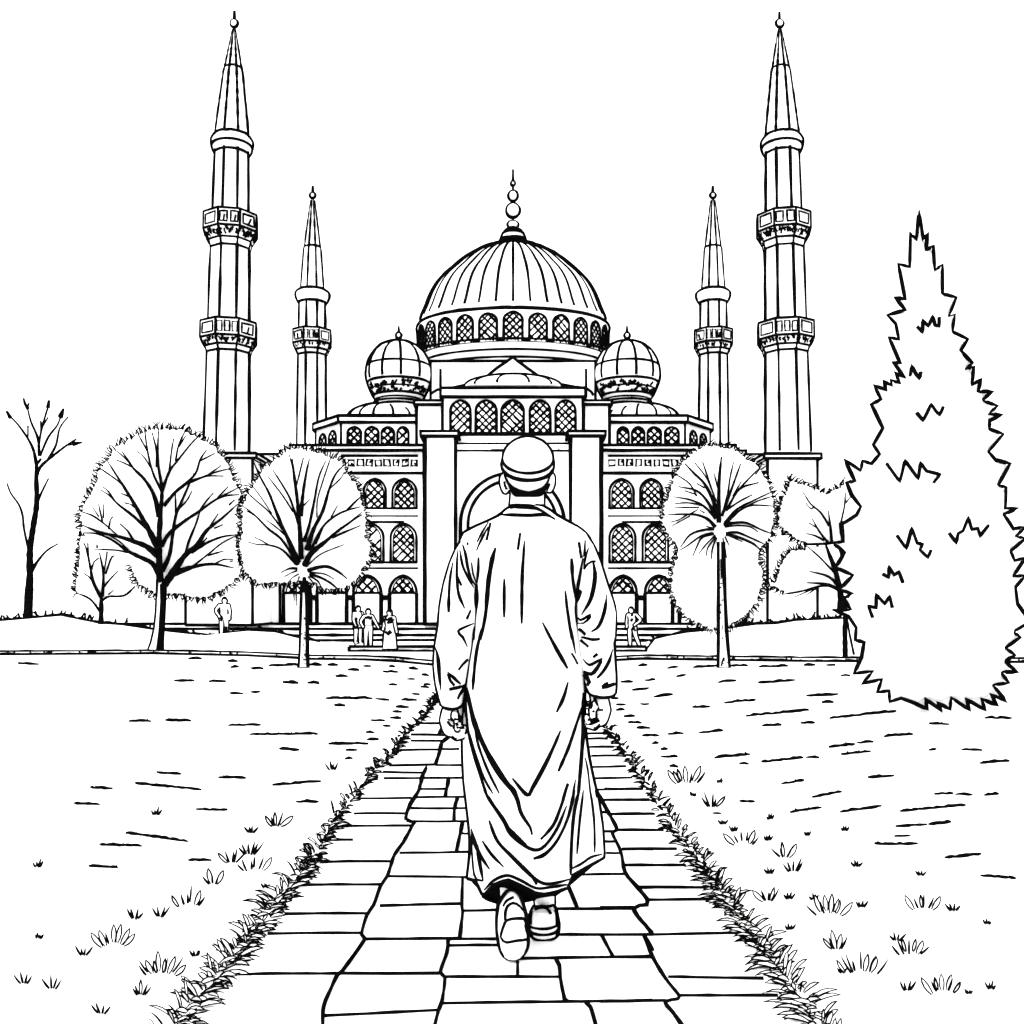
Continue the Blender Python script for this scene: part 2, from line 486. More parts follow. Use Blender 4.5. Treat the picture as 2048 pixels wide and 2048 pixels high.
# ------------------------------------------------------------------ grass
def blade(mb, b, t, wid, wpx, fill=True, bend=None):
    """a leaf blade from b to t (world), wid metres wide at the belly, drawn round in black"""
    d = t - b; side = d.cross(Vector((0, -1, .35)))
    if side.length < 1e-6: side = Vector((1, 0, 0))
    side.normalize()
    sag = bend if bend is not None else Vector((0, 0, d.length * .12))
    L = []; R = []
    for k, (s_, q) in enumerate(((0, .35), (.25, .85), (.5, 1), (.75, .7), (1, .03))):
        c = b + d * s_ + sag * (4 * s_ * (1 - s_))
        L.append(c - side * wid * .5 * q); R.append(c + side * wid * .5 * q)
    if fill:
        vs = L + R; mb.add(vs, [(i, i + 1, 5 + i + 1, 5 + i) for i in range(4)])
        mb.ink(L, w=[wpx * x for x in (.8, 1, 1, 1, .6)]); mb.ink(R, w=[wpx * x for x in (.8, 1, 1, 1, .6)])
    else:
        mid = [(a + c) / 2 for a, c in zip(L, R)]
        mb.ink(mid, w=[wpx * x for x in (1.1, 1.4, 1.3, 1.0, .5)])
LB = [(880, 1388), (871, 1399), (837, 1446), (806, 1473), (789, 1501), (716, 1584), (674, 1636), (650, 1680), (606, 1750), (543, 1825), (481, 1909), (418, 1984), (368, 2043), (320, 2100)]
RB = [(1170, 1405), (1207, 1449), (1248, 1503), (1288, 1565), (1318, 1617), (1349, 1661), (1397, 1727), (1450, 1806), (1503, 1872), (1551, 1938), (1608, 2021), (1660, 2100)]
for nm, line, sgn in (('left', LB, 1), ('right', RB, -1)):
    mb = MB()
    w3 = [G(u, v) for u, v in line]
    seg = resample([tuple(p) for p in w3], .02)
    pos = [Vector(p) for p in seg]
    pos.sort(key=lambda p: -p.y)
    y = pos[0].y
    i = 0
    while i < len(pos):
        p = pos[i]
        far = p.y > 9
        clump = .75 + .5 * abs(math.sin(p.y * 9.0))
        for _ in range(1 if p.y > 4.8 else 2 if p.y > 3.7 else 3):
            o = RNG.uniform(-1, 1)               # -1 lawn side, 1 path side
            b = p + Vector((sgn * o * .036, RNG.uniform(-.02, .02), .006))
            r_ = RNG.random()
            if o > .1 or r_ < .15:
                ang = RNG.uniform(-.45, .45); L = RNG.uniform(.03, .085) * clump
                b.x -= sgn * .02
                t = b + Vector((sgn * math.cos(ang) * L, math.sin(ang) * L * 1.4, RNG.uniform(-.002, .022)))
            elif o < -.35:
                ang = RNG.uniform(.35, 1.35); L = RNG.uniform(.04, .085) * clump
                t = b + Vector((-sgn * math.cos(ang) * L, RNG.uniform(-.02, .05), math.sin(ang) * L * .7))
            else:
                ang = RNG.uniform(-.5, 3.4); L = RNG.uniform(.03, .07) * clump
                t = b + Vector((-sgn * math.cos(ang) * L * .8, RNG.uniform(-.05, .03), abs(math.sin(ang)) * L * .5))
            t.z = max(t.z, .004)
            blade(mb, b, t, RNG.uniform(.007, .015), RNG.uniform(2.3, 3.0), fill=not far and RNG.random() < .8)
        i += 1 if p.y < 5.5 else 2
    tag(mb.build('grass_border', LEAF), 'tangled grass blades spilling over the %s edge of the paved path' % nm, 'grass', kind='stuff')

DASH = [(c, *q) for c, lst in ((cL, [(90,213,185,215),(900,190,965,190),(1092,201,1137,201),(1105,229,1142,229),(1200,236,1257,236),(1290,222,1430,219),(1470,218,1540,220),(1570,218,1616,218),(1665,243,1715,243),(835,296,930,294),(1000,297,1080,297),(1355,301,1425,305),(1475,302,1525,304),(1605,272,1665,272),(1097,355,1162,356),(1200,349,1243,349),(1560,378,1722,380),(1600,412,1650,414),(613,488,722,487),(790,485,915,487),(1092,507,1248,506),(1197,551,1517,549),(1570,597,1690,596),(1335,621,1430,627),(750,733,865,742),(650,785,962,815),(435,805,540,811),(1045,757,1175,760),(1302,793,1535,776),(355,880,477,887),(935,910,1088,912),(1417,873,1525,874),(600,1022,898,1062),(475,1078,678,1085),(423,1181,563,1188),(900,1152,1012,1153)]),  # the two strokes at the left palm's foot are its shadow, drawn in ink
    (c2, [(730,1752,800,1752),(990,1760,1048,1760),(880,1790,960,1792),(1140,1802,1250,1805),(1180,1763,1225,1766),(1330,1775,1400,1782),(785,1836,875,1837),(1430,1823,1478,1828),(1310,1858,1372,1858),(1180,1900,1240,1902),(395,1880,505,1887),(580,1882,660,1890),(1440,1895,1490,1900),(1415,1917,1475,1918)]),
    (cK, [(530,28,575,30),(470,62,560,63),(440,103,515,105),(420,128,475,133),(405,167,470,167),(295,180,375,183),(365,213,410,213),(265,250,315,252),(270,290,340,290),(150,351,215,351),(145,402,190,402),(45,53,305,52),(320,52,400,64),(85,94,145,97),(50,317,280,315)]),
    (cR, [(175,211,215,208),(305,224,355,217),(425,219,530,212),(590,212,672,211),(725,217,857,213),(930,210,980,209),(1030,211,1070,209),(350,261,390,255),(205,280,253,274),(92,286,150,285),(540,287,618,279),(720,291,890,279),(1098,257,1138,256),(147,323,222,315),(243,354,330,344),(565,381,710,368),(940,350,1083,343),(1012,379,1065,378),(420,402,500,399),(185,387,222,387),(665,441,952,414),(1048,451,1347,419),(740,485,828,482),(913,475,978,472),(452,519,560,507),(310,523,382,522),(192,530,270,530),(168,496,227,496),(125,472,190,472),(107,445,158,442),(75,390,118,390),(75,414,113,414),(50,362,85,362),(1500,477,1593,480),(1752,449,1876,452),(1297,534,1425,523),(1045,582,1160,570),(1170,563,1247,559),(1100,615,1233,603),(523,631,687,615),(735,651,928,631),(940,630,1000,631),(635,657,677,659),(238,565,268,565),(278,592,308,592),(275,627,355,627),(317,670,355,672),(1500,597,1533,592),(1648,594,1742,596),(1732,655,1867,646),(1220,722,1340,712),(827,751,928,734),(968,810,1102,786),(1525,796,1610,794),(1620,797,1698,801),(1752,803,1817,795),(635,829,705,832),(868,879,1010,858),(1092,878,1283,852),(1368,875,1667,846),(1347,945,1490,934),(1495,936,1598,924),(1342,988,1415,987),(1250,1024,1448,1024),(1570,1087,1735,1070),(1733,1168,1895,1180),(513,884,553,884)])) for q in lst]
TUFT = [(c, *q) for c, lst in ((cL, [(1590,715,75),(745,930,65),(1320,985,120),(1200,1015,60),(1110,1160,120),(1195,1120,130),(1210,1205,140),(1020,1262,120),(1270,1280,50),(905,1370,150),(765,1420,90),(645,1430,90),(545,1565,170),(400,1605,90),(185,1522,50),(180,1180,65),(935,1607,65),(770,1700,230),(675,1795,110),(115,1740,90),(250,1765,100),(485,1885,95)]),
    (cR, [(395,750,155),(545,738,35),(423,800,35),(510,850,115),(560,928,45),(775,907,45),(610,962,50),(655,1025,135),(765,1003,50),(945,980,40),(1115,958,45),(840,1080,110),(772,1155,50),(880,1145,110),(1168,1122,55),(1460,1163,48),(765,1280,110),(860,1270,55),(975,1272,55),(1040,1345,170),(1190,1310,65),(1470,1320,140),(1610,1325,70),(865,1410,55),(1765,1385,50),(1080,1500,130),(1350,1460,75),(1410,1530,145),(1100,1608,50),(1190,1612,220),(1400,1690,90),(1560,1705,160),(1680,1705,50),(1780,1682,60)])) for q in lst]
mb = MB()
for c, x0, y0, x1, y1 in DASH:
    (u0, v0), (u1, v1) = c((x0, y0), (x1, y1))
    n = max(2, int((u1 - u0) / 7))
    q = []; ww = []
    for i in range(n + 1):
        t = i / n
        p = G(u0 + (u1 - u0) * t, v0 + (v1 - v0) * t + RNG.uniform(-.8, .8)); p.z = 2.2 * p.y / F
        q.append(p); ww.append((RNG.uniform(4.0, 8.2)) * (.5 if i in (0, n) else 1))
        if RNG.random() < .22 and 0 < i < n and u1 - u0 > 34:
            mb.ink([p, p + Vector((RNG.uniform(-.02, .02), 0, RNG.uniform(.0008, .0022) * p.y))], 3)
    mb.ink(q, w=ww)
def tuft(mb, u, v, wpx):
    b0 = G(u, v); k = b0.y / F
    n = max(4, int(wpx / 9)) if wpx > 34 else 4
    big = wpx > 58
    for i in range(n):
        s_ = (i + .5) / n * 2 - 1 + RNG.uniform(-.12, .12)
        b = b0 + Vector((s_ * wpx * (.36 if big else .2) * k, 0, RNG.uniform(-3, 3) * k * (1 if big else .3) + .004))
        b.z = max(.002, b.z + 6 * k * (1 - s_ * s_) * (1 if big else 0))
        L = (.52 if big else .62) * wpx * RNG.uniform(.55, 1.05) * k
        if wpx > 80: L *= .75
        a = s_ * RNG.uniform(.6, 1.05)
        t = b + Vector((math.sin(a) * L, RNG.uniform(-.1, .25) * L, math.cos(a) * L))
        blade(mb, b, t, (9.5 if L / k > 30 else 6) * k, 3.0 if L / k > 28 else 3.4, fill=(L / k > 26 and RNG.random() < .8), bend=Vector((s_ * .05 * L, 0, 0)))
for c, x, y, wd in TUFT:
    (u, v), = c((x, y)); sc_ = .4181 if c is cL else .4389
    tuft(mb, u, v + 2, wd * sc_)
# turf on the brow of the banks
for seg, (a, b) in ((gl, (0, 620)), (gr, (1300, 1750))):
    for u in np.arange(a, b, 5.0):
        if RNG.random() < (.8 if (u < 260 or (1370 < u < 1460) or (1500 < u < 1700)) else .35):
            v = np.interp(u, cu, cv); p = P(u, v, CY); L = RNG.uniform(4, 18) * CY / F
            a_ = RNG.uniform(-.9, .9)
            mb.ink([p, p + Vector((math.sin(a_) * L, 0, math.cos(a_) * L))], w=[5.5, 3])
tag(mb.build('grass', LEAF), 'sparse dark grass tufts, short turf lines and a palm shadow drawn in ink over the white lawn', 'grass', kind='stuff')
# ------------------------------------------------------------------ mosque
CX = 1026.0
D0 = 60.0
def mir(u): return 2 * CX - u
mosque = thing('mosque', 'large white mosque with ribbed central dome, onion turrets and rows of latticed arched windows', 'mosque', P(CX, 1247.5, D0))

def arch_poly(hw, h, ah, n=14, point=.12):
    """outline of an arched opening, from lower left round to lower right (a, b)"""
    pts = [(-hw, 0.0)]
    for i in range(n + 1):
        t = math.pi * (1 - i / n)
        x = math.cos(t); y = math.sin(t)
        y = y * (1 - point) + point * (1 - abs(x))
        pts.append((hw * x, h - ah + ah * y))
    pts.append((hw, 0.0))
    return pts
def window(parent, M, hw, h, ah=None, cell=.36, w=5.2, lw=3.2, inner=True, sill=True, name='window', base=True):
    ah = ah or hw * 1.05
    mb = MB(); poly = arch_poly(hw, h, ah)
    n = len(poly)
    ring0 = [M(a, b, -.06) for a, b in poly]; ring1 = [M(a, b, .05) for a, b in poly]
    mb.rings([ring0, ring1])
    mb.ink([M(a, b, .05) for a, b in poly], w, step=.2)
    if base: mb.ink([M(-hw, 0, .05), M(0, 0, .05), M(hw, 0, .05)], w * (1.15 if sill else .8), step=.2)
    sx = .80 if inner else .95
    ip = [(a * sx, (b if b < 1e-6 else b - hw * (1 - sx) * .8)) for a, b in poly]
    if inner:
        mb.ink([M(a, b, .055) for a, b in ip], 2.6, step=.2)
    # lattice
    def clip(p, q):
        N = max(4, int(math.dist(p, q) / .06)); run = []
        for i in range(N + 1):
            t = i / N; x = p[0] + (q[0] - p[0]) * t; y = p[1] + (q[1] - p[1]) * t
            if inside((x, y), ip): run.append((x, y))
            else:
                if len(run) > 2: yield run
                run = []
        if len(run) > 2: yield run
    k0 = RNG.uniform(0, cell)
    H = h + 2 * hw
    for sg in (1, -1):
        c = -H + k0
        while c < H + hw:
            o = RNG.uniform(-.05, .05) * cell * 2
            a0 = (-hw, c + o - sg * hw); a1 = (hw, c + o + sg * hw)
            for run in clip(a0, a1):
                # broken, knotted lattice strokes
                if RNG.random() < .93:
                    r2 = run[::3] + [run[-1]]
                    mb.ink([M(x + RNG.uniform(-.02, .02), y, .056) for x, y in r2], w=[RNG.uniform(lw * .8, lw * 1.45) for _ in r2], n=4)
            c += cell * 1.25
    return mb.build(name, STONE, parent)
def plane_map(uc, vb, Y):
    o = P(uc, vb, Y)
    return lambda a, b, off: Vector((o.x + a, Y - off, o.z + b))
def pwin(parent, u0, u1, v0, v1, Y, **k):
    m = Y / F
    return window(parent, plane_map((u0 + u1) / 2, v1, Y), (u1 - u0) / 2 * m, (v1 - v0) * m, **k)

# --- main dome, drum
DD = 70.0; KY = .66; m = DD / F
def zz(v, Y=DD): return EYE - (v - HZ) * Y / F
DX = P(CX, 0, DD).x
prof = [(588, 0), (574, 45), (553, 90), (518, 180), (478, 250), (430, 305), (378, 350), (308, 410), (208, 470), (98, 508), (0, 520)]
dp = smooth([(r * .3157 * m, zz(651.5 - h * .3157)) for r, h in prof], .35)
mb = MB(); mb.lathe(DX, DD, dp, n=96, ky=KY)
mb.contour(7.5)
def dome_pt(th, r, z, off=.02):
    return Vector((DX + (r + off) * math.sin(th), DD - KY * (r + off) * math.cos(th), z))
for a in (0, 10.4, 21, 30.5, 40, 52, 64, 74):
    for s_ in ((1, -1) if a else (1,)):
        top = len(dp) - 4
        q = [dome_pt(math.radians(a * s_), r, z) for r, z in dp[1:top]]
        mb.ink(q, w=[5.0 if a < 60 else 4.0] * len(q), amp=.2)
for a in (100, 120, 140, 160, 180):
    for s_ in (1, -1): mb.ink([dome_pt(math.radians(a * s_), r, z) for r, z in dp[1:-4]], 5.0)
dome = mb.build('dome', LEAD, mosque, True)
# cap and finial of the dome
mb = MB()
cp = [(1 * .25 * 98, 489), (24.5, 484), (22, 476), (20, 470), (15, 464), (8, 460), (0, 459)]
cp = [(r * m, zz(v)) for r, v in cp]
mb.lathe(DX, DD, cp, n=32); mb.contour(6)
for r, z, ww in ((24.5 * m, zz(483), 9), (21 * m, zz(468), 5)):
    mb.ink([Vector((DX + r * math.sin(t), DD - r * math.cos(t) - .01, z)) for t in np.linspace(-1.5, 1.5, 16)], ww)
mb.build('dome_cap', LEAD, dome)
mb = MB()
def bead(mb, cx, Y, v, rx, rz, w, n=16, ky=1.0):
    k = Y / F; z = zz(v, Y)
    mb.lathe(cx, Y, [(rx * k * math.sin(t), z - rz * k * math.cos(t)) for t in np.linspace(.01, math.pi - .01, 11)], n=n)
    mb.ink([Vector((cx + rx * k * math.cos(t), Y, z + rz * k * math.sin(t))) for t in np.linspace(0, 2 * math.pi, 25)[:-1]], w, closed=True)
for v, rx, rz, ww in ((449.5, 9.5, 6.5, 7), (421, 12, 13, 8), (392, 8, 9.5, 8), (367, 3.5, 4, 6)):
    bead(mb, DX, DD, v, rx, rz, ww)
mb.ink([Vector((DX, DD, zz(459))), Vector((DX, DD, zz(456)))], 7)
mb.ink([Vector((DX, DD, zz(436))), Vector((DX, DD, zz(440)))], 4); mb.ink([Vector((DX, DD, zz(402))), Vector((DX, DD, zz(407)))], 4)
mb.ink([Vector((DX, DD, zz(382))), Vector((DX, DD, zz(373)))], 4)
mb.ink([Vector((DX, DD, zz(v_))) for v_ in (364, 356, 348, 339)], w=[8, 5, 4, 4])
mb.build('finial', LEAD, dome)
# drum
dr = [(560, 1335), (560, 1300), (566, 1290), (566, 1262), (572, 1240), (596, 1232), (597, 1140), (599, 1090), (604, 1078), (602, 1066), (590, 1050)]
drp = [(r * .3157 * m, zz(320 + y * .3157)) for r, y in dr]
mb = MB(); mb.lathe(DX, DD, drp, n=96, ky=KY); mb.contour(6)
for i, ww in ((0, 4.2), (2, 4.2), (4, 4.5), (5, 5), (10, 7.0)):
    r, z = drp[i]
    mb.ink([dome_pt(t, r, z, .015) for t in np.linspace(-1.75, 1.75, 60)], ww)
drum = mb.build('drum', STONE, mosque, True)
RD = 597 * .3157 * m
zb = zz(713)
for k in range(-5, 6):
    th0 = math.radians(14.4 * k)
    # true arc length on the flattened ring is kept by mapping through the angle
    def M(a, b, off, th0=th0):
        th = th0 + a / RD; r = RD + off
        return Vector((DX + r * math.sin(th), DD - KY * r * math.cos(th), zb + b))
    window(drum, M, (17 if k else 17.5) * m, (52 if k else 54) * m, cell=.36, w=5.0, lw=3.2, inner=False, ah=15 * m, base=False)

# --- square base block under the drum, pediment and small half dome
mb = MB(); YB = 64.0
mb.bx(861, mir(861), 722, 905, YB, 12.0, 5)
for u in (881, 1172):
    a = P(u, 738, YB); b = P(u, 795, YB); mb.ink([a + Vector((0, -.03, 0)), b + Vector((0, -.03, 0))], 5)
mb.build('base_block', STONE, mosque)
mb = MB(); Yp = 60.4
tri = [P(*q, Yp) for q in c3((590, 1440), (690, 1420), (780, 1388), (870, 1315), (968, 1250), (1060, 1318), (1158, 1386), (1260, 1418), (1370, 1440))]
back = [p + Vector((0, 3.4, 0)) for p in tri]
mb.rings([tri, back]); mb.ink(tri, 5.5); mb.ink([tri[4], back[4]], 4)
for i in (2, 6): mb.ink([tri[i], back[i]], 3)
for q in (c3((1370, 1437), (1440, 1450), (1465, 1468), (1478, 1492)), c3((545, 1446), (490, 1455), (465, 1470), (448, 1482))):
    mb.ink([P(u, v, 62.5) for u, v in q], 5.5)
mb.build('pediment', LEAD, mosque)
mb = MB(); Yh = 60.2; kh = Yh / F; hx = P(CX, 0, Yh).x
hp = [(96 * kh * math.cos(t), zz(774, Yh) + 22 * kh * math.sin(t)) for t in np.linspace(0, math.pi / 2 - .01, 12)]
mb.lathe(hx, Yh, hp, n=48, ky=.5); mb.contour(5.5)
for a in (-52, -19, 19, 52):
    mb.ink([Vector((hx + (r + .01) * math.sin(math.radians(a)), Yh - .5 * (r + .01) * math.cos(math.radians(a)), z)) for r, z in hp], 4.5)
mb.build('half_dome', LEAD, mosque, True)
# --- upper hall with five windows
mb = MB()
mb.bx(885, mir(886), 794, 905, D0, 4.0, 5.5)
mb.bx(881, mir(881), 775.5, 793, D0 - .35, 4.3, 5.5)
a = P(886, 868, D0 - .03); b = P(mir(886), 868, D0 - .03); mb.ink([a, b], 6)
hall = mb.build('upper_hall', STONE, mosque)
for u0, u1 in ((901, 941), (951.5, 993), (1002.5, 1047.5), (1059.5, 1100.5), (1111, 1151)):
    pwin(hall, u0, u1, 801, 867, D0, cell=.34, w=5.0, lw=3.3, inner=False, ah=.62)
# --- portal wall with great arch
mb = MB(); Yw = D0 - .4
mb.bx(908, mir(908), 889, 1248, Yw, 3.0, 5)
for v in (888, 900): mb.ink([P(908, v, Yw - .03), P(mir(908), v, Yw - .03)], 5.5)
mb.bx(908, mir(908), 889, 899, Yw - .12, .3, 5, False)
for R_, ww in ((104, 6), (89, 6)):
    pts = [P(1025 + R_ * math.cos(t), 1049.4 - R_ * math.sin(t), Yw - .03) for t in np.linspace(math.pi, 0, 36)]
    pts = [P(1025 - R_, 1247, Yw - .03)] + pts + [P(1025 + R_, 1247, Yw - .03)]
    mb.ink(pts, ww)
mb.build('portal_wall', STONE, mosque)
# --- piers
for sd_ in (0, 1):
    f = (lambda u: u) if sd_ == 0 else mir
    def bxm(mb, u0, u1, *a):
        x, y = sorted((f(u0), f(u1))); mb.bx(x, y, *a)
    mb = MB()
    bxm(mb, 850.5, 911, 872, 1248, D0 - 1.2, 2.5, 6.5)
    pier = mb.build('pier', STONE, mosque)
    mb = MB()
    # flared cap slab
    Yc = D0 - 1.45
    x0, x1 = sorted((f(841), f(917)))
    mb.bx(x0, x1, 862, 871.5, Yc, 2.9, 5.5)
    for u0, u1 in ((842, 850.5), (916.5, 911)):
        mb.ink([P(f(u0), 872, Yc), P(f(u1), 890, D0 - 1.2)], 6)
    mb.build('pier_cap', STONE, pier)
    mb = MB()
    bxm(mb, 833, 884.5, 809, 900, D0 + .6, 2.4, 5.5)
    bxm(mb, 828, 886, 800.5, 808.5, D0 + .35, 2.9, 5)
    mb.build('buttress', STONE, mosque)

# --- onion turrets
for uc in (797.5, 1254.0):
    Yt = 64.0; k = Yt / F; cx = P(uc, 0, Yt).x
    pr = [(46, 798), (50, 790), (57, 776), (62, 762), (63.5, 751), (62.5, 738), (58, 722), (49, 706), (37, 695), (22, 688), (8, 684), (0, 682)]
    pr = smooth([(r * k, zz(v, Yt)) for r, v in pr], .3)
    mb = MB(); mb.lathe(cx, Yt, pr, n=48); mb.contour(6.5)
    def tp(th, r, z, off=.012): return Vector((cx + (r + off) * math.sin(th), Yt - (r + off) * math.cos(th), z))
    rz_ = lambda z: float(np.interp(z, [p[1] for p in pr], [p[0] for p in pr]))
    for v, ww in ((732, 4.5), (766, 5)):
        z = zz(v, Yt); mb.ink([tp(t, rz_(z), z) for t in np.linspace(-1.5, 1.5, 30)], ww)
    for a in (-58, -24, 10, 46):
        q = [tp(math.radians(a), r, z) for r, z in pr if zz(766, Yt) < z < zz(684, Yt)]
        mb.ink(q, w=[5] * len(q))
    for a in (105, 140, 180, 220, 255):
        q = [tp(math.radians(a), r, z) for r, z in pr[:-1]]; mb.ink(q, w=[5] * len(q))
    # carved band
    for a in np.arange(-80, 81, 7.0):
        t = math.radians(a + RNG.uniform(-2, 2))
        for j in range(2):
            v0 = RNG.uniform(769, 788); z0 = zz(v0, Yt); z1 = zz(min(793, v0 + RNG.uniform(4, 9)), Yt); t1 = t + RNG.uniform(-.12, .12)
            mb.ink([tp(t, rz_(z0), z0), tp(t1, rz_(z1), z1)], RNG.uniform(4, 6.5))
    for v, ww in ((780, 3.5), (792, 5)):
        z = zz(v, Yt); mb.ink([tp(t, rz_(z), z) for t in np.linspace(-1.45, 1.45, 24)], ww)
    tur = mb.build('turret_dome', LEAD, mosque, True)
    mb = MB()
    bp = [(46, 900), (46, 812), (48, 806), (42, 800), (42, 796)]
    bp = [(r * k, zz(v, Yt)) for r, v in bp]
    mb.lathe(cx, Yt, bp, n=32); mb.contour(5)
    for i in (1, 2, 3): mb.ink([tp(t, *bp[i]) for t in np.linspace(-1.5, 1.5, 24)], 4.5)
    mb.build('turret_base', STONE, tur)
    mb = MB(); bead(mb, cx, Yt, 671, 4.5, 5, 6.5)
    mb.ink([Vector((cx, Yt, zz(v_, Yt))) for v_ in (667, 660, 652)], w=[8, 5, 3]); mb.ink([Vector((cx, Yt, zz(677, Yt))), Vector((cx, Yt, zz(683, Yt)))], 5)
    mb.build('finial', LEAD, tur)

# --- octagonal side towers with low domes
for sd_ in (0, 1):
    f = (lambda u: u) if sd_ == 0 else mir
    YF = 61.2; uc = 772.0
    fr = 90.0 / F * YF; ch_x = 68 / F * YF; ch_y = .046 * YF
    cxw = P(f(uc), 0, YF).x
    def octo(v0, v1, gx=0.0):
        z0, z1 = zz(v1, YF), zz(v0, YF)
        base = [(-fr, 0), (fr, 0), (fr + ch_x, ch_y), (fr + ch_x, ch_y + 3.2), (fr, 2 * ch_y + 3.2), (-fr, 2 * ch_y + 3.2), (-fr - ch_x, ch_y + 3.2), (-fr - ch_x, ch_y)]
        A = []; B = []
        for x, y in base:
            sx = (abs(x) + gx) * (1 if x > 0 else -1); sy = y - gx * .6 if y < ch_y + .1 else y + gx * .6
            A.append(Vector((cxw + sx, YF + sy, z0))); B.append(Vector((cxw + sx, YF + sy, z1)))
        return A, B
    mb = MB()
    A, B = octo(846, 895); mb.rings([A, B])
    for i in range(8): mb.ink([A[i], B[i]], 5)
    tower = mb.build('side_tower', STONE, mosque)
    mb = MB()
    A, B = octo(831.5, 845, .16); mb.rings([A, B]); mb.ink(A, 6, closed=True); mb.ink(B, 6, closed=True)
    for i in range(8): mb.ink([A[i], B[i]], 4.5)
    mb.build('tower_cornice', STONE, tower)
    for u0, u1 in ((695, 722), (730.5, 757), (763.5, 788), (795, 817)):
        x, y = sorted((f(u0), f(u1))); pwin(tower, x, y, 854.5, 889, YF, cell=.34, w=4.6, lw=3.6, inner=False, ah=.34)
    # two windows on the receding side
    sgn = 1 if sd_ else -1
    p0 = Vector((cxw + sgn * fr, YF, 0)); p1 = Vector((cxw + sgn * (fr + ch_x), YF + ch_y, 0)); dd = (p1 - p0); LL = dd.length; dd.normalize(); nn = Vector((sgn * dd.y * sgn, 0, 0))
    nrm = Vector((dd.y * 1.0, -dd.x, 0)) if sgn > 0 else Vector((-dd.y, dd.x, 0))
    for t in (.30, .70):
        o = p0 + dd * LL * t; zb_ = zz(888, YF)
        window(tower, (lambda a, b, off, o=o: Vector((o.x + dd.x * a * sgn * sgn + nrm.x * off, o.y + dd.y * a + nrm.y * off, zb_ + b))), .46, .92, cell=.34, w=4.6, lw=3.6, inner=False, ah=.42)
    mb = MB(); Yd = YF + 2.6; k = Yd / F
    pr = [(74 * k * math.cos(t), zz(838, Yd) + 28 * k * math.sin(t)) for t in np.linspace(-.05, math.pi / 2 - .01, 14)]
    cxd = P(f(770), 0, Yd).x
    mb.lathe(cxd, Yd, pr, n=48, ky=.8); mb.contour(6)
    for a in (-62, -36, -12, 18, 46, 66):
        mb.ink([Vector((cxd + (r + .01) * math.sin(math.radians(a)), Yd - .8 * (r + .01) * math.cos(math.radians(a)), z)) for r, z in pr], 4.5)
    mb.build('tower_dome', LEAD, tower, True)

